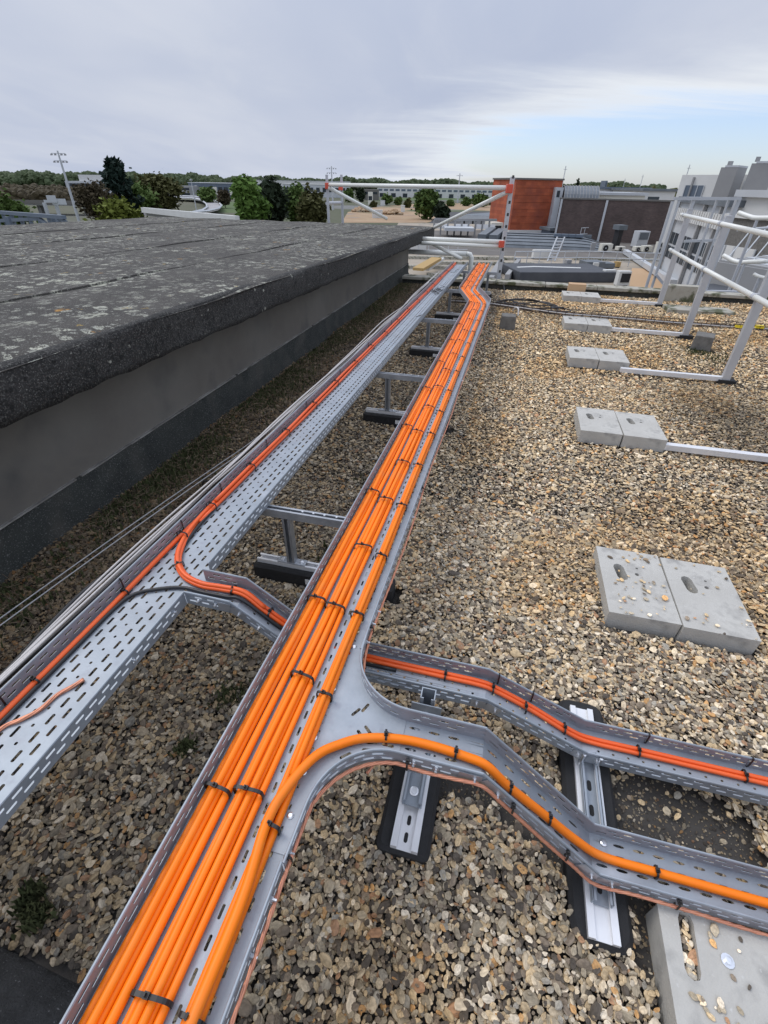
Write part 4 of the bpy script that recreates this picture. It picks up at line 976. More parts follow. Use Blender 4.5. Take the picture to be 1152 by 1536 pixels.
e = dp(700, 381, 12.2); part('pipe_bend', MB().tube([tuple(e), (e[0] + .08, e[1], e[2] - .01), (e[0] + .12, e[1], e[2] - .07), (e[0] + .12, e[1], e[2] - .6)], .055, 10), M['whitetube'], sf, smooth=True)
for x, y, Y, s in ((491, 279, YL - .05, .055), (511, 281, YL + .6, .055), (764, 283, PR[1] - .08, .06), (752, 366, PR[1] - .08, .05)):
    c = dp(x, y, Y); part('coupler', MB().box(c[0] - s, c[0] + s, c[1] - .06, c[1] + .06, c[2] - s * 1.2, c[2] + s * 1.2), M['redclamp'], sf, bevel=.01)
# ================================================================== SMALL THINGS ON THE GRAVEL
def cube_block(v, u, sx_, sy_, sz, turn, label):
    o = single('support_block', MB().hex8([(-sx_ / 2 - .01, -sy_ / 2 - .01, 0), (sx_ / 2 + .01, -sy_ / 2 - .01, 0), (sx_ / 2 + .01, sy_ / 2 + .01, 0), (-sx_ / 2 - .01, sy_ / 2 + .01, 0)], [(-sx_ / 2, -sy_ / 2, sz), (sx_ / 2, -sy_ / 2, sz), (sx_ / 2, sy_ / 2, sz), (-sx_ / 2, sy_ / 2, sz)]), M['concrete_dark'], label, 'block', (0, 0, 0), 'dark concrete blocks carrying the wire run', bevel=.008)
    o.location = W(u, v, -.03); o.rotation_euler.z = -ANG + turn; return o
cube_block(.012, 7.42, .20, .22, .19, .05, 'dark concrete block under the wire run, beside the orange cable tray')
cube_block(2.50, 7.04, .21, .26, .20, -.35, 'dark concrete block under the wire run, beside a guard rail post')
wr = thing('wire_basket', 'low wire basket run with cables crossing the gravel to the guard rail', 'wire basket', (1.5, 7.9, .1))
def mt_pt(f, dv, dz_):                  # along the run: v from -.6 to 5
    v = -1.0 + 6.0 * f; u = 8.42 - .38 * min(1, max(0, (v + .4) / 1.2)) - .12 * max(0, v - .8) / 1.4 * (v < 2.2) - (.12 if v >= 2.2 else 0)
    return (v, u + dv, .10 + dz_)
m = MB()
for dv, dz_ in ((-.09, 0), (-.03, 0), (.03, 0), (.09, 0), (-.09, .05), (.09, .05)): m.tube([mt_pt(f, dv, dz_ + .008 * math.sin(f * 20)) for f in np.linspace(0, 1, 25)], .0045, 5)
part('long_wire', m, M['rust'], wr)
m0 = MB().tube([(0, -.09, .055), (0, -.09, 0), (0, .09, 0), (0, .09, .055)], .0042, 5).mesh('cross_wire', M['rust'])
for f in np.linspace(0, 1, 50):
    q = mt_pt(f, 0, 0); o = bpy.data.objects.new('cross_wire', m0); COL.objects.link(o); o.parent = wr; o.location = (q[0] - 1.5, q[1] - 7.9, q[2] - .1)
for k, (dv, mm, lb_) in enumerate(((-.02, 'whitewire', 'pale cable lying in the wire run that crosses the gravel'), (.03, 'rust', 'brown cable lying in the wire run that crosses the gravel'))):
    single('cable', MB().tube([mt_pt(f, dv + .015 * math.sin(f * 17 + k), .012) for f in np.linspace(0, 1, 40)], .008, 6), M[mm], lb_, 'cable', (1.5, 7.9, .1), smooth=True)
for k, x in enumerate((1110, 1140)):
    q = pu(x, 490 + k, .13); single('marker_tape', MB().box(q[0] - .05, q[0] + .05, q[1] - .01, q[1] + .05, .115, .15), M['yellow'], ('yellow marker tape on the wire run left of the guard rail post', 'yellow marker tape on the wire run right of the guard rail post')[k], 'marker', (q[0], q[1], .12))
def coil(seed, n, c, s, label):
    r_ = random.Random(seed); pts = []; v, u = c
    for i in range(n): a = i * .9 + r_.uniform(-.5, .5); rr = s * r_.uniform(.3, 1); pts.append((v + rr * 1.3 * math.cos(a), u + rr * math.sin(a), .02 + .06 * r_.random()))
    single('cable', MB().tube(catmull(pts, 6), .0095, 6), M['blackcable'], label, 'cable', (c[0], c[1], .03), smooth=True)
coil(3, 34, (.42, 8.75), .55, 'tangled black cable loops on the gravel by the orange tray jog')
drop = [dp(752, 415, 10.7), dp(756, 430, 10.1), dp(757, 448, 9.4), dp(762, 458, 8.9)]
single('cable', MB().tube(catmull([tuple(p) for p in drop], 6), .009, 6), M['blackcable'], 'black cable dangling from the scaffold post onto the gravel', 'cable', tuple(drop[0]), uvz=False, smooth=True)
single('strap_end', MB().tube(catmull([(.06, 7.5, .2), (.09, 7.44, .26), (.13, 7.38, .25), (.14, 7.34, .17)], 5), .012, 6), M['whitewire'], 'short white strap end standing over the dark concrete block', 'strap', (.06, 7.45, .17), smooth=True)
# flat slabs by the kerb and a scrap of cardboard
q0, q1 = pu(1008, 452, 0), pu(1100, 463, 0)
single('concrete_slab', MB().box(2.60, 3.62, 9.30, 9.72, -.03, .035), M['coping'], 'flat pale slab lying on the gravel behind the far guard rail post', 'slab', (3.1, 9.5, -.03), bevel=.006)
single('concrete_slab', MB().box(2.72, 3.35, 10.25, 10.44, -.03, .26), M['coping'], 'upright concrete slab leaning at the kerb behind the far guard rail post', 'slab', (3, 10.35, -.03), bevel=.006)
o = single('cardboard_box', MB().box(1.03, 1.34, 10.22, 10.42, 0, .16), M['cardboard'], 'small plain cardboard box on the farthest concrete pavers by the kerb', 'box', (1.18, 10.3, .04), bevel=.004); o.location.z = .075
# ================================================================== THE PLACE BEYOND
ZG, ZL = -9.2, -4.6
M['ground'] = mat('far_ground', (.06, .075, .03), .95, col2=(.11, .10, .07), vscale=.012)
add_layer(M['ground'], (.16, .16, .155), .006, .52, .58)
M['asphalt'] = mat('asphalt', (.055, .055, .057), .9, col2=(.075, .075, .077), vscale=.3)
M['paleroad'] = mat('pale_road', (.30, .29, .30), .9, col2=(.36, .35, .35), vscale=.2)
M['earth'] = mat('bare_earth', (.30, .19, .11), .95, col2=(.40, .29, .18), vscale=.12)
add_layer(M['earth'], (.07, .09, .035), .018, .53, .60)
add_layer(M['earth'], (.22, .20, .18), .05, .56, .66)
M['grassfar'] = mat('far_grass', (.06, .10, .03), .95, col2=(.09, .13, .04), vscale=.2)
M['beige'] = mat('beige_roof', (.30, .255, .20), .95, col2=(.40, .345, .27), vscale=.25)
add_layer(M['beige'], (.17, .16, .145), .5, .55, .68)
M['greyroof'] = mat('grey_sheet', (.11, .125, .14), .6, .1, col2=(.17, .19, .21), vscale=.6)
M['darkroof'] = mat('dark_sheet', (.05, .055, .065), .7, col2=(.075, .08, .09), vscale=.8)
M['palegrey'] = mat('pale_grey', (.46, .48, .50), .6, col2=(.54, .56, .58), vscale=.4)
M['offwhite'] = mat('off_white', (.66, .66, .64), .6, col2=(.58, .58, .56), vscale=.5)
M['glass'] = mat('dark_glass', (.03, .04, .05), .15, 0)
M['panelwhite'] = mat('white_panel', (.82, .82, .82), .4)
M['browngrey'] = mat('brown_grey_roof', (.11, .10, .09), .95, col2=(.17, .155, .14), vscale=.3)
M['bluegrey'] = mat('blue_grey_cladding', (.10, .13, .17), .55, col2=(.13, .16, .2), vscale=.3)
M['acwhite'] = mat('cream_casing', (.68, .66, .58), .55)
M['dark'] = mat('black_grille', (.015, .015, .017), .6)
M['wallgrey'] = mat('grey_far_wall', (.27, .27, .27), .9, col2=(.33, .33, .33), vscale=.3)
M['wood'] = mat('timber', (.42, .28, .11), .8)
def brick(name, c1, c2, mortar, scale, bw, rh):
    m = mat(name, c1, .9, bump=0); t = m.node_tree; b = t.nodes['Principled BSDF']
    tcn = t.nodes.new('ShaderNodeTexCoord'); mp = t.nodes.new('ShaderNodeMapping'); mp.inputs['Rotation'].default_value = (R_(90), 0, 0)
    t.links.new(tcn.outputs['Object'], mp.inputs[0]); br_ = t.nodes.new('ShaderNodeTexBrick'); t.links.new(mp.outputs[0], br_.inputs['Vector'])
    for k, c in (('Color1', c1), ('Color2', c2), ('Mortar', mortar)): br_.inputs[k].default_value = (*c, 1)
    br_.inputs['Scale'].default_value = scale; br_.inputs['Brick Width'].default_value = bw; br_.inputs['Row Height'].default_value = rh; br_.inputs['Mortar Size'].default_value = .012
    n = t.nodes.new('ShaderNodeTexNoise'); n.inputs['Scale'].default_value = .5; n.inputs['Detail'].default_value = 6; t.links.new(tcn.outputs['Object'], n.inputs['Vector'])
    mr = t.nodes.new('ShaderNodeMapRange'); mr.inputs[1].default_value = .3; mr.inputs[2].default_value = .7; mr.inputs[3].default_value = .75; mr.inputs[4].default_value = 1.2; t.links.new(n.outputs['Fac'], mr.inputs[0])
    mx = t.nodes.new('ShaderNodeVectorMath'); mx.operation = 'SCALE'; t.links.new(br_.outputs[0], mx.inputs[0]); t.links.new(mr.outputs[0], mx.inputs['Scale']); t.links.new(mx.outputs[0], b.inputs['Base Color']); return m
M['redbrick'] = brick('red_brick', (.33, .076, .034), (.42, .105, .045), (.25, .075, .045), 1, .9, .42)
add_layer(M['redbrick'], (.22, .06, .04), .35, .52, .74)
M['darkbrick'] = brick('brown_brick', (.085, .06, .055), (.12, .085, .075), (.10, .085, .08), 1, .3, .12)
def leafmat(name, a, b):
    return mat(name, a, .8, col2=b, vscale=.9, spec=.2)
M['leaf_bright'] = leafmat('leaf_bright', (.075, .14, .024), (.12, .195, .045))
M['leaf_mid'] = leafmat('leaf_mid', (.065, .105, .026), (.105, .155, .042))
M['leaf_dark'] = leafmat('leaf_dark', (.018, .028, .016), (.032, .046, .022))
M['leaf_olive'] = leafmat('leaf_olive', (.06, .062, .022), (.10, .098, .034))
M['leaf_brown'] = leafmat('leaf_brown', (.045, .036, .022), (.075, .06, .032))
M['leaf_yellow'] = leafmat('leaf_yellow', (.10, .125, .02), (.16, .18, .035))
M['leaf_forest'] = leafmat('leaf_forest', (.045, .064, .03), (.07, .094, .042))
M['pine'] = leafmat('pine_needles', (.010, .022, .018), (.02, .036, .026))
M['bark'] = mat('bark', (.06, .045, .035), .95)

g_ = MB(); nG = 40
g_.add([(-6000, -60, ZG), (6000, -60, ZG), (6000, 8000, ZG), (-6000, 8000, ZG)], [(0, 1, 2, 3)])
single('ground', g_, M['ground'], 'flat ground far below the roof', 'ground', (0, 0, ZG), uvz=False, kind='structure')
body = MB().box(-14, 6.4, -8, 10.70, ZG, -.36).box(-14, -2.2, 10.70, 13.0, ZG, -.36)
single('building_body', body, M['wallgrey'], 'body of the building that carries the gravel roof', 'building', (0, 0, ZG), kind='structure')

class Fac:
    """a facade between two world points; pt(s, out, z): along it, towards the camera, up"""
    def __init__(s, A, B):
        s.A = np.array([A[0], A[1]]); d = np.array([B[0] - A[0], B[1] - A[1]]); s.L = float(np.hypot(*d)); s.d = d / s.L; s.n = np.array([s.d[1], -s.d[0]])
    def pt(s, a, o, z): p = s.A + s.d * a + s.n * o; return (float(p[0]), float(p[1]), z)
    def box(s, mb, a0, a1, o0, o1, z0, z1): return mb.hex8([s.pt(a0, o0, z0), s.pt(a0, o1, z0), s.pt(a1, o1, z0), s.pt(a1, o0, z0)], [s.pt(a0, o0, z1), s.pt(a0, o1, z1), s.pt(a1, o1, z1), s.pt(a1, o0, z1)])
def block(name, label, cat, x0, x1, yt, Y0, Y1=None, zb=None, depth=8, m='palegrey', roofm=None, group=None):
    """a building whose front spans columns x0..x1, top at row yt, standing at depth Y0..Y1"""
    zb = ZG if zb is None else zb; A, B = dp(x0, yt, Y0), dp(x1, yt, Y1 or Y0); f = Fac(A, B); zt_ = (A[2] + B[2]) / 2
    t_ = thing(name, label, cat, f.pt(f.L / 2, -depth / 2, zb), group, uvz=False)
    part('wall', f.box(MB(), 0, f.L, -depth, 0, zb, zt_), M[m], t_)
    if roofm: part('roof', f.box(MB(), -.3, f.L + .3, -depth - .3, .3, zt_ + .002, zt_ + .35), M[roofm], t_)
    return t_, f, zt_
def win(t_, f, a0, a1, z0, z1, m='glass', nm='window', bars=0, frame='palegrey', out_=.04):
    w_ = part(nm, f.box(MB(), a0, a1, .002, out_, z0, z1), M[m], t_)
    if bars:
        for i in range(bars + 1): a = a0 + (a1 - a0) * i / bars; part('glazing_bar', f.box(MB(), a - .04, a + .04, out_ + .002, out_ + .05, z0, z1), M[frame], w_)
    return w_
def X2(f, x, Y): return float(np.dot(dp(x, 280, Y)[:2] - f.A, f.d))      # column -> distance along a facade

# ---- distant woods on the horizon (one mass)
def ico(mb, c, r, squash=1.0, rg=random):
    ph = (1 + 5 ** .5) / 2; vv = [(-1, ph, 0), (1, ph, 0), (-1, -ph, 0), (1, -ph, 0), (0, -1, ph), (0, 1, ph), (0, -1, -ph), (0, 1, -ph), (ph, 0, -1), (ph, 0, 1), (-ph, 0, -1), (-ph, 0, 1)]
    ff = [(0, 11, 5), (0, 5, 1), (0, 1, 7), (0, 7, 10), (0, 10, 11), (1, 5, 9), (5, 11, 4), (11, 10, 2), (10, 7, 6), (7, 1, 8), (3, 9, 4), (3, 4, 2), (3, 2, 6), (3, 6, 8), (3, 8, 9), (4, 9, 5), (2, 4, 11), (6, 2, 10), (8, 6, 7), (9, 8, 1)]
    a = rg.uniform(0, 6.3); ca, sa = math.cos(a), math.sin(a); o = []
    for x, y, z in vv: k = r / 1.9 * rg.uniform(.75, 1.25); o.append((c[0] + (x * ca - y * sa) * k, c[1] + (x * sa + y * ca) * k, c[2] + z * k * squash))
    return mb.add(o, ff)
def wood(label, x0, x1, n, Ya, Yb, top, lift, m, size):
    mb = MB(); c0 = None
    for i in range(n):
        f = random.random(); x = x0 + (x1 - x0) * f; Y = random.uniform(Ya, Yb); p = dp(x, 270, Y)
        hgt = top * random.uniform(.7, 1.06) * (1 + .12 * math.sin(f * 37) + .1 * math.sin(f * 91)); zg = ZG + lift * (Y - Ya) / (Yb - Ya)
        r = size * random.uniform(.7, 1.3)
        for k in range(3): ico(mb, (p[0] + random.uniform(-r, r) * .6, Y + random.uniform(-r, r) * .5, zg + hgt - r * (.7 + .7 * k) + random.uniform(-.5, .5)), r * (1 + .15 * k), .9)
    single('distant_wood', mb, M[m], label, 'wood', tuple(dp((x0 + x1) / 2, 280, Ya)), uvz=False, kind='stuff', smooth=False)
wood('long dark green wood along the left horizon', -120, 330, 1500, 700, 1100, 13, 6, 'leaf_forest', 3.6)
wood('green wood along the middle of the horizon', 240, 1000, 1900, 800, 1200, 14, 3, 'leaf_forest', 3.8)
wood('brown scrub below the long wood at the left', -60, 130, 500, 300, 460, 4.5, 1, 'leaf_brown', 2)

# ---- trees one can tell apart
def tree(name, label, x, yt, Y, wpx, leaf, shape='round', n=2600, lf=.42, low=.22, group='trees beyond the roof'):
    p = dp(x, yt, Y); zt_ = p[2]; Hh = zt_ - ZG; wd = wpx * Y * .80 / FPX
    t_ = thing(name, label, 'tree', (p[0], p[1], ZG), group, uvz=False); rg = np.random.default_rng(int(x * 13 + Y))
    trunk = MB().tube([(p[0], p[1], ZG - .2), (p[0] + .1, p[1], ZG + Hh * .3), (p[0] - .05, p[1] + .1, ZG + Hh * .62)], [Hh * .03, Hh * .022, Hh * .012], 8)
    for k in range(7):
        a = k * 2.4; z0 = ZG + Hh * (.25 + .05 * k); trunk.tube([(p[0], p[1], z0), (p[0] + wd * .2 * math.cos(a), p[1] + wd * .2 * math.sin(a), z0 + Hh * .12), (p[0] + wd * .36 * math.cos(a), p[1] + wd * .36 * math.sin(a), z0 + Hh * .2)], [Hh * .012, Hh * .008, Hh * .003], 5)
    part('trunk', trunk, M['bark'], t_)
    cz = ZG + Hh * (low + (1 - low) / 2); hz = Hh * (1 - low) / 2
    ncl = 46; C = []
    for k in range(ncl):
        th = rg.uniform(0, 6.283); cz_ = rg.uniform(-1, 1)
        if shape == 'pine': q = rg.uniform(0, 1) ** .8; rr = (1 - q) * rg.uniform(.55, 1.05) + .03; C.append((rr * math.cos(th) * wd / 2, rr * math.sin(th) * wd / 2, (q * 2 - 1) * hz))
        else:
            rr = math.sqrt(1 - cz_ * cz_) * rg.uniform(.55, .95); C.append((rr * math.cos(th) * wd / 2, rr * math.sin(th) * wd / 2, cz_ * hz * rg.uniform(.7, .95)))
    C = np.array(C); idx = rg.integers(0, ncl, n); sg = np.array([wd * .095, wd * .095, hz * (.18 if shape != 'pine' else .06)])
    pos = C[idx] + rg.normal(0, 1, (n, 3)) * sg
    if shape != 'pine':                # a looser inner fill
        k = n // 5; d = rg.normal(0, 1, (k, 3)); d /= np.linalg.norm(d, axis=1)[:, None]; pos[:k] = d * (rg.random(k) ** .4)[:, None] * np.array([wd * .40, wd * .40, hz * .82])
    pos += np.array([p[0], p[1], cz]); a = rg.normal(0, 1, (n, 3)); a[:, 2] *= .6; a /= np.linalg.norm(a, axis=1)[:, None]; b = np.cross(a, rg.normal(0, 1, (n, 3))); b /= np.linalg.norm(b, axis=1)[:, None]
    s = (lf * rg.uniform(.6, 1.3, n))[:, None]; v4 = np.stack([pos - a * s, pos + b * s * .55, pos + a * s, pos - b * s * .55], 1).reshape(-1, 3)
    mb = MB(); mb.v = [tuple(q) for q in v4.tolist()]; mb.f = [(4 * i, 4 * i + 1, 4 * i + 2, 4 * i + 3) for i in range(n)]
    part('crown', mb, M[leaf], t_); return t_
tree('pine_tree', 'tall dark pine standing above the other trees left of the flyover', 168, 243, 156, 52, 'pine', 'pine', 3400, .8, .10)
tree('tree', 'bare brownish tree between the flood light mast and the dark pine', 134, 274, 140, 46, 'leaf_brown', n=2400, lf=0.49)
tree('shrub', 'bright yellow-green shrub behind the felt roof below the pine', 168, 302, 104, 64, 'leaf_yellow', n=2600, lf=0.53, low=.1)
tree('tree', 'broad olive-brown tree right of the dark pine', 236, 266, 176, 66, 'leaf_olive', n=3800, lf=0.68)
tree('tree', 'mid green tree squeezed between the pine and the broad olive tree', 203, 275, 164, 44, 'leaf_mid', n=2200, lf=0.68)
tree('shrub', 'green bush at the left edge behind the blue-grey steel frame', 2, 292, 120, 52, 'leaf_mid', n=2000, lf=0.57, low=.1)
tree('chestnut_tree', 'bright green rounded chestnut tree behind the felt roof', 369, 274, 128, 52, 'leaf_bright', n=4200, lf=0.65, low=.12)
tree('tree', 'dark evergreen tree just right of the bright chestnut', 403, 271, 144, 48, 'leaf_dark', n=3400, lf=0.68, low=.12)
tree('tree', 'green tree between the dark evergreen and the scaffold posts', 441, 279, 156, 40, 'leaf_mid', n=2600, lf=0.61, low=.12)
tree('tree', 'lower olive-green tree next to the scaffold posts', 468, 288, 140, 44, 'leaf_olive', n=2600, lf=0.61, low=.1)
tree('tree', 'small reddish-brown tree by the curved road', 334, 285, 260, 20, 'leaf_brown', n=900, lf=0.76)
tree('tree', 'small green tree in front of the blue-grey warehouse', 309, 283, 280, 26, 'leaf_mid', n=1000, lf=0.95)
tree('tree', 'little round tree beside the earthworks', 581, 292, 330, 15, 'leaf_mid', n=800, lf=0.95)
tree('tree', 'bushy green tree above the far corner of the felt roof', 640, 280, 205, 36, 'leaf_mid', n=2200, lf=0.77, low=.05)
tree('tree', 'dark low tree right of the bushy tree at the roof corner', 664, 306, 200, 22, 'leaf_dark', n=1500, lf=0.78, low=.05)
tree('tree', 'small green tree behind the scaffold brace', 722, 291, 330, 24, 'leaf_mid', n=1300, lf=0.95, low=.08)
tree('tree', 'dark tree behind the scaffold, beside the long white warehouse', 541, 281, 380, 12, 'leaf_dark', n=700, lf=1.14, low=.08)
tree('tree', 'pair-topped green tree left of the earthworks', 523, 284, 370, 16, 'leaf_mid', n=900, lf=0.95, low=.08)
tree('tree', 'tiny dark cypress on the horizon above the brown wall', 868, 270, 420, 4, 'leaf_dark', n=300, lf=1.14, low=.05)

for k, (x, yt, Y, w_) in enumerate(((598, 296, 330, 12), (612, 299, 300, 10), (700, 297, 340, 14), (742, 298, 360, 16), (676, 300, 330, 11), (560, 303, 300, 9), (760, 296, 380, 14))):
    tree('shrub', ('low green bush at the near edge of the earthworks', 'small green bush on the earthworks by a site cabin', 'green bush beside the farthest flood light mast', 'green bush seen through the scaffold brace', 'low bush right of the dark low tree', 'low bush by the pale hall near the scaffold posts', 'green bush against the left side of the red brick block')[k], x, yt, Y, w_, ('leaf_mid', 'leaf_olive')[k % 2], n=420, lf=.9, low=.05, group='bushes on the earthworks')
# ---- ground surfaces
def patch(name, label, pts, z, m, cat):
    P_ = [gp(x, y, z) for x, y in pts]; c = np.mean(P_, 0)
    return single(name, MB().add([tuple(p) for p in P_], [tuple(range(len(P_)))]), M[m], label, cat, tuple(c), uvz=False, kind='structure')
patch('bare_earth', 'orange-brown earthworks ground', [(512, 334), (522, 318), (575, 309), (640, 305), (690, 305), (800, 303), (800, 318), (690, 322), (640, 334)], ZG + .02, 'earth', 'ground')
patch('grass_field', 'green grass strip beyond the earthworks', [(560, 302), (600, 297), (800, 296), (800, 302), (640, 300)], ZG + .03, 'grassfar', 'ground')
patch('lawn', 'green verge beside the curved road', [(318, 318), (335, 303), (420, 302), (420, 322)], ZG + .03, 'grassfar', 'ground')
patch('car_park', 'dark tarmac car park beyond the lower roof', [(640, 338), (662, 318), (800, 316), (830, 338)], ZG + .05, 'asphalt', 'car park')
mb = MB(); inner, outer_ = [], []
ctr = [(262, 296), (290, 297), (308, 300), (319, 306), (322, 311), (316, 316), (300, 320), (270, 323)]
wid = [2, 3, 6, 9, 11, 12, 12, 12]
for (x, y), w_ in zip(ctr, wid):
    a, b = gp(x - w_, y + 1.5, ZG + 1.5), gp(x + w_, y - 1.0, ZG + 1.5); inner.append(tuple(a)); outer_.append(tuple(b))
mb.add(inner + outer_, [(i, i + 1, len(ctr) + i + 1, len(ctr) + i) for i in range(len(ctr) - 1)])
single('road', mb, M['paleroad'], 'pale curved road ramp behind the felt roof', 'road', inner[3], uvz=False, kind='structure')
m = MB()
m.tube([(p[0], p[1], p[2] + .5) for p in outer_], .35, 4); m.tube([(p[0], p[1], p[2] + .5) for p in inner], .35, 4)
single('road_barrier', m, M['palegrey'], 'low concrete barrier following the curved road', 'barrier', outer_[3], uvz=False)
# flyover
A, B = dp(211, 311, 70), dp(352, 324, 46); fl_ = thing('flyover', 'white edge beam of a flyover just beyond the felt roof', 'bridge', tuple(A), uvz=False); f = Fac(A, B)
part('edge_beam', MB().hex8([f.pt(0, -.4, A[2] - .55), f.pt(0, 0, A[2] - .55), f.pt(f.L, 0, B[2] - .55), f.pt(f.L, -.4, B[2] - .55)], [f.pt(0, -.4, A[2]), f.pt(0, 0, A[2]), f.pt(f.L, 0, B[2]), f.pt(f.L, -.4, B[2])]), M['offwhite'], fl_)
part('deck', MB().hex8([f.pt(-1, -2, A[2] - .9), f.pt(-1, -.42, A[2] - .9), f.pt(f.L, -.42, B[2] - .9), f.pt(f.L, -2, B[2] - .9)], [f.pt(-1, -2, A[2] - .55), f.pt(-1, -.42, A[2] - .55), f.pt(f.L, -.42, B[2] - .55), f.pt(f.L, -2, B[2] - .55)]), M['wallgrey'], fl_)
for a in (2, 14): part('pier', f.box(MB(), a, a + 1.2, -6, -2, ZG, A[2] - 1.2), M['wallgrey'], fl_)
m = MB(); A, B = dp(18, 302, 190), dp(112, 300, 190); f = Fac(A, B)
ov = thing('overpass', 'dark road bridge crossing behind the sign board at the left', 'bridge', tuple(A), uvz=False)
part('deck', f.box(MB(), -30, f.L + 6, -9, 0, A[2] - 1.0, A[2]), M['wallgrey'], ov); part('parapet', f.box(MB(), -30, f.L + 6, 0.01, .3, A[2] - .6, A[2] + .5), M['concrete_dark'], ov)
for a in (-12, 6, 22): part('pier', f.box(MB(), a, a + 1.2, -6, -3, ZG, A[2] - 1.01), M['wallgrey'], ov)
for i, (x, y) in enumerate(((256, 308), (262, 306), (279, 309))):
    p = dp(x, y, 290 + i * 8); c = thing('parked_car', ('white car on the flyover, leftmost of three', 'grey car on the flyover, middle of three', 'white van on the road ramp by the curve')[i], 'car', (p[0], p[1], p[2] - .7), 'cars on the road ramp', uvz=False)
    b = BASE[c.name]
    part('body', MB().box(b[0] - 1.9, b[0] + 1.9, b[1] - .8, b[1] + .8, b[2] + .3, b[2] + .85), M['offwhite' if i != 1 else 'palegrey'], c, bevel=.15)
    part('cabin', MB().hex8([(b[0] - 1.3, b[1] - .7, b[2] + .85), (b[0] + 1.0, b[1] - .7, b[2] + .85), (b[0] + 1.0, b[1] + .7, b[2] + .85), (b[0] - 1.3, b[1] + .7, b[2] + .85)], [(b[0] - .8, b[1] - .6, b[2] + 1.4), (b[0] + .5, b[1] - .6, b[2] + 1.4), (b[0] + .5, b[1] + .6, b[2] + 1.4), (b[0] - .8, b[1] + .6, b[2] + 1.4)]), M['glass'], c)
    for sx_ in (-1.2, 1.2): part('wheel', MB().tube([(b[0] + sx_, b[1] - .85, b[2] + .32), (b[0] + sx_, b[1] + .85, b[2] + .32)], .32, 10), M['dark'], c)

# ---- masts
def mast(x, yt, Y, label, arms, r=.16):
    p = dp(x, yt, Y); t_ = thing('flood_light_mast', label, 'light mast', (p[0], p[1], ZG), 'flood light masts', uvz=False)
    part('pole', MB().tube([(p[0], p[1], ZG), (p[0], p[1], (ZG + p[2]) / 2), (p[0], p[1], p[2])], [r, r * .75, r * .45], 10), M['palegrey'], t_)
    for k, (y, w_) in enumerate(arms):
        z = zat(p, y); s = w_ * Y * .82 / FPX / 2; a = part('cross_arm', MB().box(p[0] - s, p[0] + s, p[1] - .06, p[1] + .06, z - .06, z + .06), M['palegrey'], t_)
        for j in (-1, -.45, .45, 1): part('flood_light', MB().hex8([(p[0] + j * s - .22, p[1] - .35, z - .45), (p[0] + j * s + .22, p[1] - .35, z - .45), (p[0] + j * s + .22, p[1] + .1, z - .38), (p[0] + j * s - .22, p[1] + .1, z - .38)], [(p[0] + j * s - .18, p[1] - .25, z - .062), (p[0] + j * s + .18, p[1] - .25, z - .062), (p[0] + j * s + .18, p[1] + .1, z - .062), (p[0] + j * s - .18, p[1] + .1, z - .062)]), M['wallgrey'], a)
    z = zat(p, yt + 78) if yt < 235 else zat(p, yt + 30); part('switch_box', MB().box(p[0] + .1, p[0] + .5, p[1] - .2, p[1] + .2, z - .3, z + .3), M['palegrey'], t_); return t_
mast(86, 226, 150, 'tall flood light mast at the left with two rows of lamps', ((230, 20), (241, 18)), .42)
mast(497, 249, 260, 'distant flood light mast directly behind the scaffold posts', ((252, 13), (259, 13)), .42)
mast(690, 260, 400, 'farthest flood light mast above the white warehouse', ((263, 8),), .6)
mast(286, 268, 240, 'slim lamp mast beside the curved road', ((269, 3),), .22)
def pole(x, y0, y1, Y, label, m='palegrey', zb=None):
    p = dp(x, y0, Y); z1 = zat(p, y1) if zb is None else zb
    single('antenna_mast', MB().tube([(p[0], p[1], z1), (p[0], p[1], p[2])], .07, 6).box(p[0] - .3, p[0] + .3, p[1] - .02, p[1] + .02, p[2] - .5, p[2] - .44), M[m], label, 'antenna', (p[0], p[1], z1), 'antenna masts', uvz=False)
pole(849, 249, 0, 100, 'thin antenna mast just right of the red brick wall', zb=-2)
pole(1035, 247, 0, 96, 'antenna mast at the corner of the pale plant building', zb=-2)
pole(965, 262, 0, 150, 'small distant antenna above the long white roofs', zb=-4)
pole(938, 268, 0, 160, 'smaller antenna left of another above the white roofs', zb=-4)
# ---- sign board seen from behind, blue-grey steel frame
p = dp(80, 296, 130); sg2 = thing('road_sign', 'large road sign board on two steel legs, seen from behind', 'sign', (p[0], p[1], ZG), uvz=False)
s = 130 * .82 / FPX
for x, y0, y1, w_ in ((77, 293, 301, 7), (88, 298, 307, 11), (76, 300, 304, 10)): q = dp(x, (y0 + y1) / 2, 130); part('board', MB().box(q[0] - w_ * s, q[0] + w_ * s, q[1] - .1 + (x - 77) * .02, q[1] + .05, zat(q, y1), zat(q, y0)), M['palegrey'], sg2)
for x in (66, 83): q = dp(x, 304, 131); part('leg', MB().bar((q[0], q[1], ZG), (q[0], q[1], q[2]), .6, .6), M['palegrey'], sg2)
A, B = dp(-20, 322, 24), dp(90, 328, 20); fr = thing('canopy_truss', 'blue-grey steel canopy frame beyond the left side of the felt roof', 'steel frame', (A[0], A[1], -2), uvz=False)
Ah, Bh = dp(-20, 317, 24), dp(96, 326, 19.6)
part('top_beam', MB().bar(tuple(Ah), tuple(Bh), .16, .12), M['bluegrey'], fr); part('bottom_beam', MB().bar(tuple(dp(-20, 332, 24)), tuple(dp(58, 328, 21)), .14, .12), M['bluegrey'], fr)
for k in range(9):
    a = np.array(Ah) + (np.array(Bh) - np.array(Ah)) * k / 8.5; part('upright', MB().bar(tuple(a), (a[0], a[1], a[2] - 1.0), .1, .1), M['bluegrey'], fr)
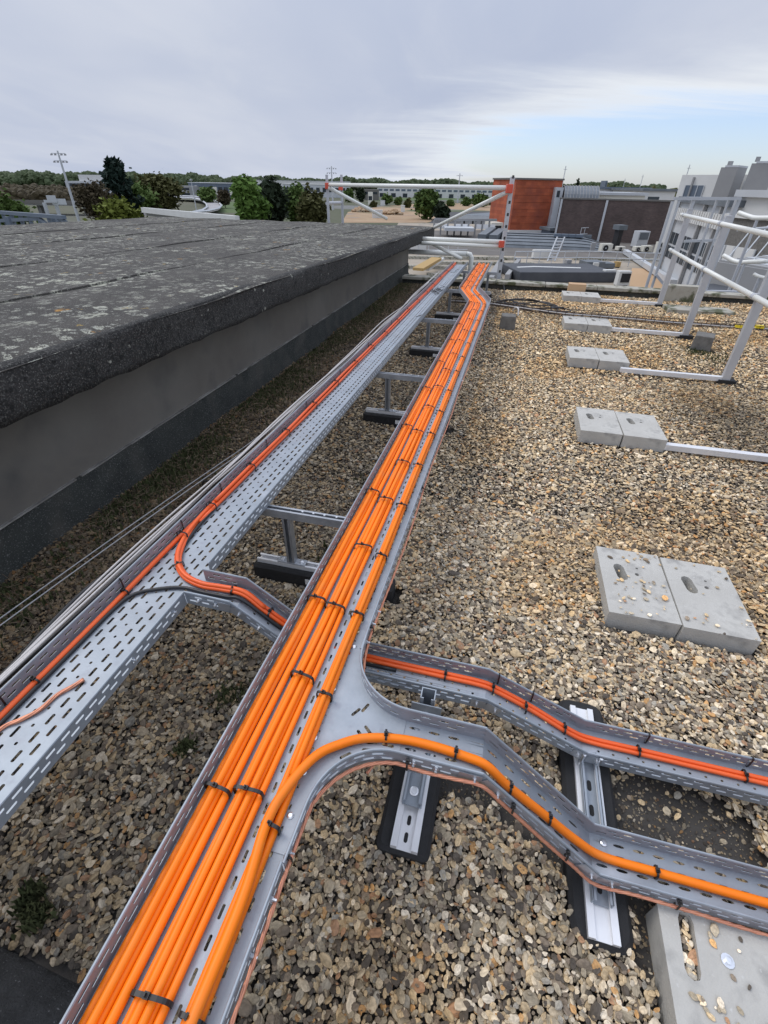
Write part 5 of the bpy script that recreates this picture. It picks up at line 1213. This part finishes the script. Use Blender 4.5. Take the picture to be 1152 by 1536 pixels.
part('end_brace', MB().bar(tuple(dp(56, 325, 21)), tuple(dp(70, 336, 20.5)), .1, .1), M['bluegrey'], fr); part('end_brace', MB().bar(tuple(dp(88, 326, 19.8)), tuple(dp(100, 334, 19.6)), .1, .1), M['bluegrey'], fr)
for x in (10, 80): q = dp(x, 325, 21.4); part('column', MB().bar((q[0], q[1], ZG), tuple(q), .16, .16), M['bluegrey'], fr)

# ---- far buildings
t_, f, z = block('long_building', 'low white row of buildings below the wooded hill at the left', 'building', 2, 42, 283.5, 520, depth=15, m='offwhite')
for k in range(8): win(t_, f, f.L * (k + .2) / 8, f.L * (k + .75) / 8, z - 3.4, z - 1.4)
t_, f, z = block('office_building', 'glass office block behind the flood light mast and the pine', 'building', 97, 160, 272, 400, depth=20, m='palegrey')
win(t_, f, .5, f.L - .5, z - 4.5, z - 1.2, bars=12); win(t_, f, .5, f.L - .5, z - 8, z - 5.2, bars=12)
part('roof_storey', f.box(MB(), f.L * .32, f.L * .86, -16, -2, z + .01, zat(dp(130, 265, 400), 262)), M['offwhite'], t_)
t_, f, z = block('warehouse', 'blue-grey warehouse with a white cross sign by the curved road', 'building', 282, 362, 275, 420, depth=30, m='bluegrey', roofm='palegrey')
a0 = X2(f, 294, 420)
part('cross_sign', (lambda m: (f.box(m, a0 - 2.3, a0 + 2.3, .05, .2, z - 4.4, z - 2.9), f.box(m, a0 - .8, a0 + .8, .21, .28, z - 5.8, z - 1.5), m)[2])(MB()), M['offwhite'], t_)
for k in range(6): win(t_, f, f.L * (.34 + k * .105), f.L * (.34 + k * .105 + .08), z - 7, z - 2.2, m='acwhite' if k % 3 == 1 else 'glass')
t_, f, z = block('office_building', 'small grey block with strip windows left of the cross sign', 'building', 262, 284, 279, 400, depth=20, m='wallgrey')
for k in range(2): win(t_, f, .5, f.L - .5, z - 2.4 - 3 * k, z - 1.0 - 3 * k)
t_, f, z = block('warehouse', 'long pale warehouse roofs behind the chestnut and the green trees', 'building', 384, 520, 271.5, 640, depth=60, m='offwhite', roofm='palegrey')
for k in range(14): win(t_, f, f.L * (k + .15) / 14, f.L * (k + .8) / 14, z - 6, z - 3.5, m='bluegrey')
t_, f, z = block('warehouse', 'pale hall with grey doors in the middle distance left of the scaffold', 'building', 424, 520, 277, 470, depth=30, m='palegrey', roofm='offwhite')
for k in range(10): win(t_, f, f.L * (k + .2) / 10, f.L * (k + .75) / 10, z - 5, z - 2)
t_, f, z = block('warehouse', 'long white warehouse with grey window bands behind the scaffold rail', 'building', 566, 776, 280.5, 520, depth=50, m='offwhite', roofm='palegrey')
for k in range(24): win(t_, f, f.L * (k + .15) / 24, f.L * (k + .85) / 24, z - 3.8, z - 2.2, m='bluegrey')
for k in range(12): win(t_, f, f.L * (k + .2) / 12, f.L * (k + .6) / 12, ZG + .1, z - 5.4, m='glass', nm='loading_door')
t_, f, z = block('shed', 'brownish brick shed beside the little round tree', 'building', 546, 568, 284, 420, depth=14, m='concrete_dark')
win(t_, f, 1, f.L - 1, z - 3, z - 1.5)
t_, f, z = block('storage_silo', 'stubby cream silo left of the earthworks', 'silo', 552, 559, 288, 330, depth=3, m='acwhite'); win(t_, f, .3, f.L - .3, z - 4, z - 2)
for i, (x, y, w_, lb_) in enumerate(((574, 308, 7, 'white site cabin on the earthworks, nearest the round tree'), (604, 318, 6, 'pale site cabin on the earthworks near the roof corner'), (566, 327, 16, 'long white site cabin just above the felt roof edge'))):
    p = gp(x, y, ZG); s_ = w_ * p[1] * .8 / FPX / 2; c = thing('site_cabin', lb_, 'cabin', tuple(p), 'site cabins', uvz=False); part('wall', MB().box(p[0] - s_, p[0] + s_, p[1] - 1.2, p[1] + 1.2, ZG, ZG + 2.4), M['offwhite'], c); part('roof', MB().box(p[0] - s_ - .1, p[0] + s_ + .1, p[1] - 1.3, p[1] + 1.3, ZG + 2.402, ZG + 2.55), M['palegrey'], c)
for i, (x, y) in enumerate(((540, 318), (590, 322), (752, 308))):
    p = gp(x, y, ZG); mb = MB(); 
    for k in range(26): a = random.uniform(0, 6.28); r = random.uniform(0, 5); ico(mb, (p[0] + r * math.cos(a), p[1] + r * math.sin(a) * .6, ZG + max(0, 1.6 - .3 * r)), 1.2, .55)
    single('earth_mound', mb, M['earth'], ('heaped mound of orange earth right of the scaffold posts', 'low mound of orange earth near the site cabins', 'low orange earth mound behind the canopy')[i], 'mound', (p[0], p[1], ZG), 'earth mounds', uvz=False)
# ================================================================== THE LOWER ROOF AND ITS PLANT
lowr = thing('lower_building', 'lower building with a broad beige flat roof full of plant', 'building', (20, 60, ZG), uvz=False)
part('wall', MB().prism([(-3, 12.8), (70, 12.8), (70, 106), (2, 106)], ZG, ZL - .3), M['wallgrey'], lowr)
part('roof', MB().prism([(-3.2, 12.6), (70.2, 12.6), (70.2, 106.2), (1.8, 106.2)], ZL - .298, ZL), M['beige'], lowr)
for y, x0, x1 in ((386, 612, 775), (394, 640, 800), (400, 612, 700), (388, 860, 1000), (412, 640, 745)): part('roof_joint', MB().bar(tuple(gp(x0, y, ZL + .12)), tuple(gp(x1, y + 2, ZL + .12)), .5, .25), M['coping'], lowr)
patch('roof_area', 'dark brown-grey far half of the lower roof', [(612, 379), (612, 346), (1010, 343), (1010, 389), (800, 385)], ZL + .008, 'browngrey', 'roof')
def gb(name, label, cat, x0, x1, yb, yt, depth, m, z=ZL, group=None, yb2=None):      # a box standing on the lower roof
    A, B = gp(x0, yb, z), gp(x1, yb2 or yb, z); f = Fac(A, B); zt_ = zat((A + B) / 2, yt)
    t_ = thing(name, label, cat, f.pt(f.L / 2, -depth / 2, z), group, uvz=False)
    part('casing', f.box(MB(), 0, f.L, -depth, 0, z + .08, zt_), M[m], t_, bevel=.02)
    [part('foot', f.box(MB(), a, a + .15, -depth + .05, -.05, z, z + .079), M['dark'], t_) for a in (.05, f.L - .2)]
    return t_, f, zt_
def fan(t_, f, a, z, r):
    c = f.pt(a, .012, z); m = MB(); n = 12; P_ = [f.pt(a + r * math.cos(2 * math.pi * i / n), .012, z + r * math.sin(2 * math.pi * i / n)) for i in range(n)]
    m.add(P_ + [f.pt(a + r * math.cos(2 * math.pi * i / n), .05, z + r * math.sin(2 * math.pi * i / n)) for i in range(n)], [tuple(range(n, 2 * n))] + [(i, (i + 1) % n, n + (i + 1) % n, n + i) for i in range(n)])
    g = part('fan_grille', m, M['dark'], t_); part('hub', f.box(MB(), a - r * .2, a + r * .2, .052, .07, z - r * .2, z + r * .2), M['palegrey'], g)
AC = 'outdoor cooling units on the lower roof'
t_, f, z = gb('cooling_unit', 'tall cream cooling unit with two stacked black fans', 'cooling unit', 983, 997, 381, 363, .5, 'acwhite', group=AC)
h_ = z - ZL; fan(t_, f, f.L * .48, ZL + h_ * .3, min(f.L * .36, h_ * .21)); fan(t_, f, f.L * .48, ZL + h_ * .75, min(f.L * .36, h_ * .21))
for x0, x1, yb, yt, lb_ in ((964, 977, 379, 369, 'white cooling unit with its fan at the upper left, beside the blue-grey cabinet'), (952, 963, 378, 370, 'small cooling unit at the foot of the blue-grey cabinet'), (926, 937, 377, 370, 'small white cooling unit beside the dark exhaust duct'), (901, 917, 379, 366, 'wide cream cooling unit by the curved grey vault')):
    t_, f, z = gb('cooling_unit', lb_, 'cooling unit', x0, x1, yb, yt, .7, 'acwhite', group=AC); h_ = z - ZL; fan(t_, f, f.L * .36, ZL + h_ * .52, min(f.L * .28, h_ * .36))
t_, f, z = gb('plant_cabinet', 'tall blue-grey plant cabinet in front of the brown brick wall', 'cabinet', 953, 969, 372, 347, 1.2, 'palegrey'); win(t_, f, .15, f.L - .15, z - .9, z - .15, m='greyroof', nm='door')
t_, f, z = gb('exhaust_duct', 'dark upright exhaust duct left of the blue-grey cabinet', 'duct', 922, 928, 374, 345, 1, 'dark'); part('cowl', f.box(MB(), -.25, f.L + .3, -1.2, .2, z + .002, z + .5), M['greyroof'], t_)
t_, f, z = gb('plant_room', 'little grey plant room against the brown brick wall', 'shed', 824, 856, 357, 346, 3, 'bluegrey'); part('roof', f.box(MB(), -.3, f.L + .3, -3.2, .3, z + .002, z + .35), M['greyroof'], t_)
t_, f, z = gb('vent_box', 'square white vent box on the corner of the grey plant room', 'vent', 852, 861, 349, 338, 1, 'palegrey')
# curved grey vault: stepped sheets
A, B = gp(752, 371, ZL), gp(906, 377, ZL); f = Fac(A, B); vt = thing('roof_vault', 'long low grey sheet vault with rounded end on the lower roof', 'roof vault', f.pt(f.L / 2, -3, ZL), uvz=False)
zt_ = zat(B, 359) - ZL
for k in range(6):
    a0, a1 = math.pi / 2 * k / 6, math.pi / 2 * (k + 1) / 6; q = MB(); n = 14; D = 6.0
    ss = [f.L * i / n for i in range(n + 1)]; red = [1 - .55 * max(0, (s - f.L * .7) / (f.L * .3)) ** 2 for s in ss]
    lo = [f.pt(s, -D * (1 - math.cos(a0)) - 1.5 * (1 - r), ZL + zt_ * math.sin(a0) * r + .01 * k) for s, r in zip(ss, red)]; hi = [f.pt(s, -D * (1 - math.cos(a1)) - 1.5 * (1 - r), ZL + zt_ * math.sin(a1) * r - .05) for s, r in zip(ss, red)]
    q.add(lo + hi, [(i, i + 1, n + 2 + i, n + 1 + i) for i in range(n)]); part('roof_sheet', q, M['greyroof'], vt, solid=.04)
part('end_wall', f.box(MB(), 0, f.L * .93, -6.2, -5.8, ZL, ZL + zt_ * .98), M['greyroof'], vt)
for k in range(4): a = f.L * (.52 + k * .07); part('roof_light', f.box(MB(), a, a + .9, -3.4, -2.6, ZL + zt_ * .9, ZL + zt_ * 1.15), M['bluegrey'], vt)
for a in (.55, .86): part('saddle_leg', f.box(MB(), f.L * a, f.L * a + .5, .25, .7, ZL, ZL + .9), M['wallgrey'], vt)
def railing(label, pts, h, Y0=None, n=8, m='palegrey', group='steel railings on the lower roof', z=ZL):
    P_ = [gp(x, y, z) for x, y in pts]; t_ = thing('steel_railing', label, 'railing', tuple(P_[0]), group, uvz=False)
    for hh in (h, h * .55): part('rail', MB().tube([(p[0], p[1], p[2] + hh) for p in P_], .05, 6), M[m], t_)
    me = None
    for a, b in zip(P_, P_[1:]):
        for k in range(n): q = a + (b - a) * k / n; part('post', MB().tube([tuple(q), (q[0], q[1], q[2] + h)], .04, 5), M[m], t_)
railing('light railing rising in front of the brown brick wall', [(868, 362), (921, 359)], 1.6, n=10)
railing('white railing between the dark duct and the blue-grey cabinet', [(929, 362), (954, 363)], 1.6, n=6)
railing('long thin railing crossing the lower roof', [(770, 399), (880, 398), (1004, 402)], 1.2, n=6)
railing('thin railing at the left beside the white cooling box', [(612, 386), (700, 384)], 1.1, n=6)
# ladder with a white panel
A, B = gp(821, 392, ZL), gp(832, 392, ZL); za = zat(A, 357); ld = thing('roof_ladder', 'white steel ladder standing on the lower roof', 'ladder', tuple(A), uvz=False)
for p in (A, B): part('stile', MB().bar(tuple(p), (p[0] + .9, p[1] + 1.2, za), .12, .12), M['palegrey'], ld)
for k in range(8): t1 = (k + .5) / 8; part('rung', MB().tube([(A[0] + .9 * t1, A[1] + 1.2 * t1, ZL + (za - ZL) * t1), (B[0] + .9 * t1, B[1] + 1.2 * t1, ZL + (za - ZL) * t1)], .05, 6), M['palegrey'], ld)
gb('screen_box', 'flat white panel box in front of the ladder', 'panel', 799, 829, 389, 375, .5, 'offwhite')
gb('screen_box', 'white boxed unit seen past the end of the grey wall', 'panel', 611, 639, 379, 367, 1.2, 'offwhite')
gb('plant_box', 'squat grey plant box with white door on the beige roof', 'plant', 878, 905, 407, 393, 1.6, 'greyroof'); gb('plant_box', 'white fronted plant box beside the squat grey one', 'plant', 888, 896, 408, 394, .2, 'offwhite')
gb('plant_box', 'longer grey plant box on legs right of the white fronted one', 'plant', 897, 921, 404, 395, 1.4, 'greyroof')
gb('chimney_pot', 'small brown chimney pot on the beige roof', 'chimney', 924, 930, 402, 393, .6, 'wood')
gb('vent_stack', 'grey square vent stack rising from the beige roof', 'vent', 847, 854, 410, 390, .6, 'wallgrey')
A, B = gp(778, 424, ZL), gp(921, 424, ZL); f = Fac(A, B)
single('membrane_strip', f.box(MB(), 0, f.L, -5, 0, ZL + .02, ZL + .75), M['darkroof'], 'long dark blue-grey membrane covered upstand on the lower roof', 'upstand', f.pt(f.L / 2, -2, ZL), uvz=False, bevel=.05)
for x0, x1, yb, yt, lb_ in ((904, 921, 423, 405, 'smaller white framed roof hatch with black opening, partly hidden'), (924, 942, 430, 407, 'larger white framed roof hatch with black opening near the kerb')):
    t_, f, z = gb('roof_hatch', lb_, 'hatch', x0, x1, yb, yt, .5, 'offwhite', group='white roof hatches'); win(t_, f, f.L * .22, f.L * .95, ZL + .3, z - .15, m='dark', nm='opening')
patch('roof_patch', 'clean pale sand coloured roof area', [(944, 430), (948, 402), (1003, 404), (1003, 434)], ZL + .012, 'cardboard', 'roof')
single('roof_pipe', MB().bar(tuple(gp(938, 377, ZL + .3)), tuple(gp(1010, 424, ZL + .3)), .5, .4), M['palegrey'], 'pale duct running diagonally over the beige roof', 'pipe', tuple(gp(970, 398, ZL)), uvz=False)
single('roof_pipe', MB().tube([tuple(gp(775, 404, ZL + .6)), tuple(gp(800, 403, ZL + .6)), tuple(gp(870, 405, ZL + .6))], .2, 8), M['offwhite'], 'thin white pipe behind the dark membrane upstand', 'pipe', tuple(gp(800, 404, ZL)), uvz=False)
single('roof_pipe', MB().bar(tuple(gp(735, 420, ZL + .3)), tuple(gp(752, 392, ZL + .3)), .5, .4).bar(tuple(gp(760, 418, ZL + .3)), tuple(gp(778, 393, ZL + .3)), .35, .6), M['wallgrey'], 'grey pipe rack beside the scaffold post on the lower roof', 'pipe', tuple(gp(755, 405, ZL)), uvz=False)
single('timber_plank', MB().bar(tuple(gp(627, 404, ZL + .7)), tuple(gp(655, 388, ZL + 1.0)), .9, .2), M['wood'], 'yellow timber plank resting at a slant past the grey wall end', 'plank', tuple(gp(640, 396, ZL)), uvz=False)
single('steel_bar', MB().bar(tuple(gp(641, 404, ZL + .5)), tuple(gp(664, 388, ZL + .6)), .35, .2), M['offwhite'], 'white bar lying parallel to the yellow plank', 'bar', tuple(gp(650, 396, ZL)), uvz=False)
# white panel screen, canopy, machine
A, B = gp(650, 353, ZL), gp(742, 354, ZL); f = Fac(A, B); sc3 = thing('panel_screen', 'grey framed screen of white panels at the far side of the lower roof', 'screen', f.pt(f.L / 2, 0, ZL), uvz=False); zz = zat((A + B) / 2, 335)
for k in range(9):
    a = f.L * k / 9; part('screen_post', f.box(MB(), a - .1, a + .1, -.2, .1, ZL, zz + .3), M['wallgrey'], sc3)
    if k % 3 != 2 or k > 6: part('panel', f.box(MB(), a + .14, a + f.L / 9 - .14, -.05, .05, ZL + .9, zz - .1), M['panelwhite'], sc3)
part('top_rail', f.box(MB(), 0, f.L, -.25, .15, zz + .302, zz + .6), M['wallgrey'], sc3)
A, B = dp(690, 322, 128), dp(772, 326, 120); f = Fac(A, B); cp = thing('canopy', 'flat grey canopy on dark posts over the car park', 'canopy', f.pt(f.L / 2, -5, ZG), uvz=False); zc_ = (A[2] + B[2]) / 2
part('roof', f.box(MB(), 0, f.L, -34, 0, zc_ - .3, zc_), M['greyroof'], cp); part('fascia', f.box(MB(), -.1, f.L + .1, .01, .2, zc_ - .9, zc_ - .05), M['palegrey'], cp)
for k in range(6): part('post', f.box(MB(), f.L * (k + .3) / 6, f.L * (k + .3) / 6 + .3, -1, -.7, ZG, zc_ - .31), M['dark'], cp)
for i, x in enumerate((683, 700, 716, 732, 747, 760)):
    p = dp(x, 329, 132); c = thing('parked_car', ('silver', 'white', 'dark grey', 'silver', 'white', 'black')[i] + ' car parked under the canopy, ' + ('first', 'second', 'third', 'fourth', 'fifth', 'sixth')[i] + ' from the left', 'car', (p[0], p[1], ZG), 'cars parked under the canopy', uvz=False); b = BASE[c.name]
    part('body', MB().box(b[0] - .9, b[0] + .9, b[1] - 2, b[1] + 2, b[2] + .3, b[2] + .85), M[('palegrey', 'offwhite', 'wallgrey', 'palegrey', 'offwhite', 'dark')[i]], c, bevel=.15)
    part('cabin', MB().hex8([(b[0] - .85, b[1] - 1.2, b[2] + .85), (b[0] + .85, b[1] - 1.2, b[2] + .85), (b[0] + .85, b[1] + 1.2, b[2] + .85), (b[0] - .85, b[1] + 1.2, b[2] + .85)], [(b[0] - .7, b[1] - .7, b[2] + 1.4), (b[0] + .7, b[1] - .7, b[2] + 1.4), (b[0] + .7, b[1] + .7, b[2] + 1.4), (b[0] - .7, b[1] + .7, b[2] + 1.4)]), M['glass'], c)
    for sy_ in (-1.3, 1.3): part('wheel', MB().tube([(b[0] - .95, b[1] + sy_, b[2] + .32), (b[0] + .95, b[1] + sy_, b[2] + .32)], .32, 10), M['dark'], c)
t_, f, z = gb('air_handler', 'cream air handling machine on dark legs by the white screen', 'machine', 736, 753, 351, 334, 3, 'acwhite'); win(t_, f, f.L * .15, f.L * .85, z - 1.1, z - .4, m='dark', nm='grille'); part('end_post', f.box(MB(), f.L + .1, f.L + .8, -2, 0, ZL, z - 1), M['dark'], t_)
single('flat_duct', (lambda f: f.box(MB(), 0, f.L, -4, 0, ZL + .8, ZL + 1.2))(Fac(gp(666, 356, ZL), gp(710, 357, ZL))), M['palegrey'], 'flat grey duct lid in front of the white panel screen', 'duct', tuple(gp(690, 352, ZL)), uvz=False)
for i, (x0, y0, x1, y1) in enumerate(((722, 360, 738, 348), (739, 361, 752, 350))): single('roof_duct', MB().bar(tuple(gp(x0, y0, ZL + .7)), tuple(gp(x1, y1, ZL + .7)), 1.0, 1.2), M['greyroof'], ('slanting grey duct left of the cream machine legs', 'slanting grey duct under the cream machine')[i], 'duct', tuple(gp(x0, y0, ZL)), uvz=False)
# ---- red brick block, brown brick wall
A, B = gp(763, 352, ZL), gp(829, 352, ZL); f = Fac(A, B); z1 = zat((A + B) / 2, 270); rb = thing('brick_block', 'windowless red brick block rising over the lower roof', 'building', f.pt(f.L / 2, -4, ZL), uvz=False)
z0 = zat((A + B) / 2, 345)
part('wall', f.box(MB(), 0, f.L, -9, 0, z0, z1), M['redbrick'], rb); part('base_band', f.box(MB(), -.05, f.L + .05, -9, .06, ZL, z0 - .002), M['offwhite'], rb); part('coping', f.box(MB(), -.15, f.L + .15, -9.15, .15, z1 + .002, z1 + .22), M['concrete_dark'], rb)
n_c = 7
for k in range(1, n_c): zk = z0 + (z1 - z0) * k / n_c; part('string_course', f.box(MB(), .02, f.L - .02, .003, .035, zk - .05, zk + .05), M['redbrick'], rb)
part('lamp', f.box(MB(), f.L * .9, f.L * .935, .01, .25, z0 + (z1 - z0) * .48, z0 + (z1 - z0) * .55), M['offwhite'], rb)
A, B = gp(829, 359, ZL), gp(1012, 368, ZL); f = Fac(A, B); z1 = zat((A + B) / 2, 301); bw = thing('brick_wall', 'long dark brown brick wall behind the cooling units', 'wall', f.pt(f.L / 2, -.3, ZL), uvz=False)
part('wall', f.box(MB(), 0, f.L, -.5, 0, ZL, z1), M['darkbrick'], bw); part('coping', f.box(MB(), -.1, f.L + .1, -.6, .1, z1 + .002, z1 + .18), M['concrete_dark'], bw)
part('drain_pipe', f.box(MB(), f.L * .375, f.L * .375 + .28, .005, .25, ZL, z1), M['palegrey'], bw); part('drain_pipe', f.box(MB(), .1, .35, .005, .25, ZL, z1), M['palegrey'], bw)
Yw = float((A[1] + B[1]) / 2)
# behind the wall: barrel roof and white roofs
A, B = dp(846, 298, Yw + 8), dp(898, 299, Yw + 7); f = Fac(A, B); bl = thing('barrel_roof', 'grey ribbed barrel roof above the brown brick wall', 'roof', f.pt(f.L / 2, -3, ZL), uvz=False); hz = zat((A + B) / 2, 279) - A[2]
q = MB(); n = 12
for i in range(n + 1):
    a = math.pi * i / n
    for s in np.linspace(0, f.L, 15): q.v.append(f.pt(s, -4 + 4 * math.cos(a), A[2] - 1 + (hz + 1) * math.sin(a) ** .7))
q.f = [(i * 15 + j, i * 15 + j + 1, (i + 1) * 15 + j + 1, (i + 1) * 15 + j) for i in range(n) for j in range(14)]; part('roof_sheet', q, M['greyroof'], bl)
part('rib', (lambda mm: [mm.tube([f.pt(s, -4 + 4.04 * math.cos(math.pi * i / n), A[2] - 1 + (hz + 1.04) * math.sin(math.pi * i / n) ** .7) for i in range(n + 1)], .05, 4) for s in np.linspace(0, f.L, 12)] and mm)(MB()), M['wallgrey'], bl)
part('base', f.box(MB(), 0, f.L, -8, 0, ZL, A[2] - .9), M['wallgrey'], bl)
t_, f, z = block('roof_house', 'narrow white plant house left of the grey barrel roof', 'building', 835, 846, 281, Yw + 9, zb=ZL, depth=4, m='palegrey'); win(t_, f, .2, f.L * .6, z - 1.2, z - .4)
t_, f, z = block('white_building', 'white low building with square dark openings above the brown wall', 'building', 896, 968, 293, Yw + 12, zb=ZL, depth=8, m='acwhite', roofm='palegrey')
for x in (911, 938): a = X2(f, x, Yw + 12); win(t_, f, a - .9, a + .9, z - 1.6, z - .5)
t_, f, z = block('white_building', 'longer pale building with a shallow roof behind the white one', 'building', 900, 975, 284, Yw + 40, zb=ZG, depth=14, m='palegrey', roofm='bluegrey')
for k in range(5): win(t_, f, f.L * (k + .2) / 5, f.L * (k + .7) / 5, z - 2.4, z - 1)
t_, f, z = block('white_building', 'pale shed with rounded grey lid next to the plant building', 'building', 966, 1014, 287, Yw + 25, zb=ZG, depth=14, m='offwhite', roofm='greyroof'); win(t_, f, 1, 3, z - 2.4, z - .8)
t_, f, z = block('control_tower', 'small slanted dark fin on the skyline above white roofs', 'tower', 909, 912, 271, Yw + 60, zb=ZG, depth=3, m='bluegrey'); win(t_, f, .2, f.L - .2, z - 1.2, z - .3)
wood('dark green trees on the skyline above the white roofs', 830, 1040, 90, 330, 420, 9, 1, 'leaf_olive', 3.2)
# ---- pale plant building with chimneys at the right
Yp = 62
t_, f, z = block('plant_building', 'pale rendered building with chimney stacks at the right skyline', 'building', 1024, 1200, 262, Yp, 52, zb=ZG, depth=10, m='offwhite')
aa = X2(f, 1041, Yp); win(t_, f, aa, aa + 2.1, z - 2.0, z - .9, bars=3, m='bluegrey')
aa = X2(f, 1060, Yp); part('downpipe', f.box(MB(), aa, aa + .15, .01, .2, ZL, z - .2), M['wallgrey'], t_)
for k, (x0, x1, yt, Yc) in enumerate(((1082, 1107, 251, 54.5), (1128, 1165, 245, 50.5))):
    a, b = dp(x0, yt, Yc), dp(x1, yt + 1, Yc - 1); ff = Fac(a, b); c = part('chimney_stack', ff.box(MB(), 0, ff.L, -3, 0, ZL, a[2]), M['wallgrey'], t_)
    part('stack_cap', ff.box(MB(), .3, ff.L + .02, -3.02, .02, a[2] + .002, a[2] + .15), M['palegrey'], c); part('flue', ff.box(MB(), .1, .45, -1.5, -1.1, a[2] + .152, a[2] + .5), M['wallgrey'], c)
aa = X2(f, 1114, 56); win(t_, f, aa, aa + 1.8, z - 2.2, z - .5, bars=2, m='bluegrey')
# window hall below it
t_, f, z = block('window_hall', 'grey hall with bands of dark windows behind the guard rail', 'building', 1022, 1100, 306, 46, 34, zb=ZL - 1, depth=2.5, m='palegrey', roofm='greyroof')
nW = 10
for r_, (za, zb_) in enumerate(((z - 2.9, z - 2.1), (z - 3.9, z - 3.05))):
    for k in range(nW): win(t_, f, f.L * (k + .1) / nW, f.L * (k + .88) / nW, za, zb_, m='glass')
for k in range(0, nW + 1, 3): part('pilaster', f.box(MB(), f.L * k / nW - .12, f.L * k / nW + .12, .05, .25, ZL - 1, z), M['wallgrey'], t_)
[part('louvre', f.box(MB(), f.L * (k + .1) / 22, f.L * (k + .8) / 22, .01, .3, z - 1.2, z - .4), M['offwhite'], t_) for k in range(22)]
# grey band building at the right edge with a terrace, rails and stair
t_, f, z = block('terrace_house', 'grey rooftop building with white coping at the right edge', 'building', 1088, 1330, 334, 24, 17, zb=ZL, depth=5, m='concrete_dark'); part('coping', f.box(MB(), -.1, f.L + .1, -.3, .12, z + .002, z + .12), M['offwhite'], t_)
win(t_, f, .6, 2.4, z - 1.9, z - 1.0, m='offwhite', bars=3)
t2, f2, z2 = block('white_shed', 'white ribbed shed roof with lattice girder above the right edge building', 'shed', 1112, 1300, 298, 34, 27, zb=ZL, depth=6, m='offwhite', roofm='palegrey')
m = MB(); 
for k in range(10): a, b = f2.L * k / 10, f2.L * (k + 1) / 10; m.bar(f2.pt(a, .4, z2 - 2.2), f2.pt((a + b) / 2, .4, z2 - 1.0), .08, .08); m.bar(f2.pt((a + b) / 2, .4, z2 - 1.0), f2.pt(b, .4, z2 - 2.2), .08, .08)
for h_ in (1.0, 2.2): m.bar(f2.pt(0, .4, z2 - h_), f2.pt(f2.L, .4, z2 - h_), .1, .1)
part('lattice_girder', m, M['palegrey'], t2)
Zt = -1.6                               # stepped terrace just below the gravel roof's far right
A, B = dp(1072, 392, 17.5), dp(1330, 470, 12.4); f = Fac(A, B); te = thing('stepped_terrace', 'stepped grey concrete terrace with a steel stair rail beyond the kerb', 'terrace', f.pt(1, 0, ZL), uvz=False)
z_ = A[2]
part('block', f.box(MB(), 0, f.L, -3.0, 0, ZL, z_), M['wallgrey'], te)
for k in range(8): part('slab', f.box(MB(), .05, f.L * .8, -.1 - .36 * (k + 1), -.12 - .36 * k, z_ + .002, z_ + .05 + .02 * k), M['palegrey' if k % 2 else 'wallgrey'], te)
part('dark_lid', f.box(MB(), .4, f.L * .7, .15, 1.2, z_ - .7, z_ - .6), M['darkroof'], te)
for k in range(7): q = f.pt(.2 + k * .22, -.2 - .3 * k, 0); part('stair_baluster', MB().bar((q[0], q[1], z_), (q[0] + .9, q[1] + .6, z_ + 1.0), .03, .03), M['palegrey'], te)
q0, q1 = f.pt(.2, -.2, z_ + .9), f.pt(1.8, -2.0, z_ + 1.2); part('stair_rail', MB().tube([q0, q1], .035, 8), M['palegrey'], te)
for i, (pts, r, lb_) in enumerate((([(1085, 383), (1100, 391), (1112, 394), (1118, 393), (1150, 392)], .05, 'white handrail end bending over the stepped terrace'), ([(1108, 319), (1125, 325), (1137, 327), (1190, 326)], .05, 'white handrail in front of the grey right edge building'), ([(1131, 411), (1140, 415), (1170, 421)], .04, 'short white handrail stub low at the right edge'))):
    P_ = [tuple(dp(x, y, 14.2 - .02 * (x - 1085))) for x, y in pts]; t_ = thing('handrail', lb_, 'handrail', P_[0], uvz=False); part('tube', MB().tube(catmull(P_, 4), r, 9), M['whitetube'], t_, smooth=True)
    q = P_[-2]; part('post', MB().tube([(q[0], q[1], -2.6), q], .035, 8), M['gpost'], t_)
# steel access frame standing between guard rail and lower roof
fr2 = thing('access_frame', 'grey steel access gate frame just beyond the kerb behind the guard rail', 'gate', tuple(dp(980, 428, 12.4)), uvz=False)
def fp(x, y, Y): return tuple(dp(x, y, Y))
for (x0, y0, x1, w_) in ((1009, 302, 981, .05), (1019, 300, 0, .045), (1041, 298, 0, .06), (1077, 296, 0, .04), (1094, 297, 0, .035), (1108, 297, 0, .09)):
    p = dp(x0, y0, 12.4); part('post', MB().bar((p[0], p[1], -2.2), tuple(p), w_, w_), M['gpost'], fr2)
part('top_beam', MB().bar(fp(1010, 298, 12.4), fp(1111, 298, 12.32), .05, .055), M['gpost'], fr2); part('mid_bar', MB().bar(fp(1026, 362, 12.45), fp(1078, 360, 12.42), .04, .05), M['gpost'], fr2)
part('brace', MB().bar(fp(984, 412, 12.35), fp(1000, 432, 12.3), .05, .05), M['gpost'], fr2)
part('sill', MB().bar(fp(960, 436, 12.4), fp(1112, 440, 12.3), .1, .1), M['gpost'], fr2)
part('leg_base', MB().box(*(lambda p: (p[0] - .2, p[0] + 1.5, p[1] - .2, p[1] + .2, -4.6, -2.2))(dp(1000, 400, 12.4))), M['wallgrey'], fr2)
single('roof_box', (lambda f: f.box(MB(), 0, f.L, -1.0, 0, -2.4, -1.15))(Fac(dp(1004, 405, 13.2), dp(1078, 418, 12.8))), M['wallgrey'], 'grey flat box behind the access gate frame', 'box', tuple(dp(1040, 410, 13)), uvz=False, bevel=.02)
single('sheet_panel', (lambda f: f.box(MB(), 0, f.L, -.6, 0, -1.2, -.95))(Fac(dp(1018, 388, 16.0), dp(1052, 392, 15.6))), M['offwhite'], 'white flat sheet lying behind the access gate frame', 'sheet', tuple(dp(1035, 390, 16)), uvz=False)
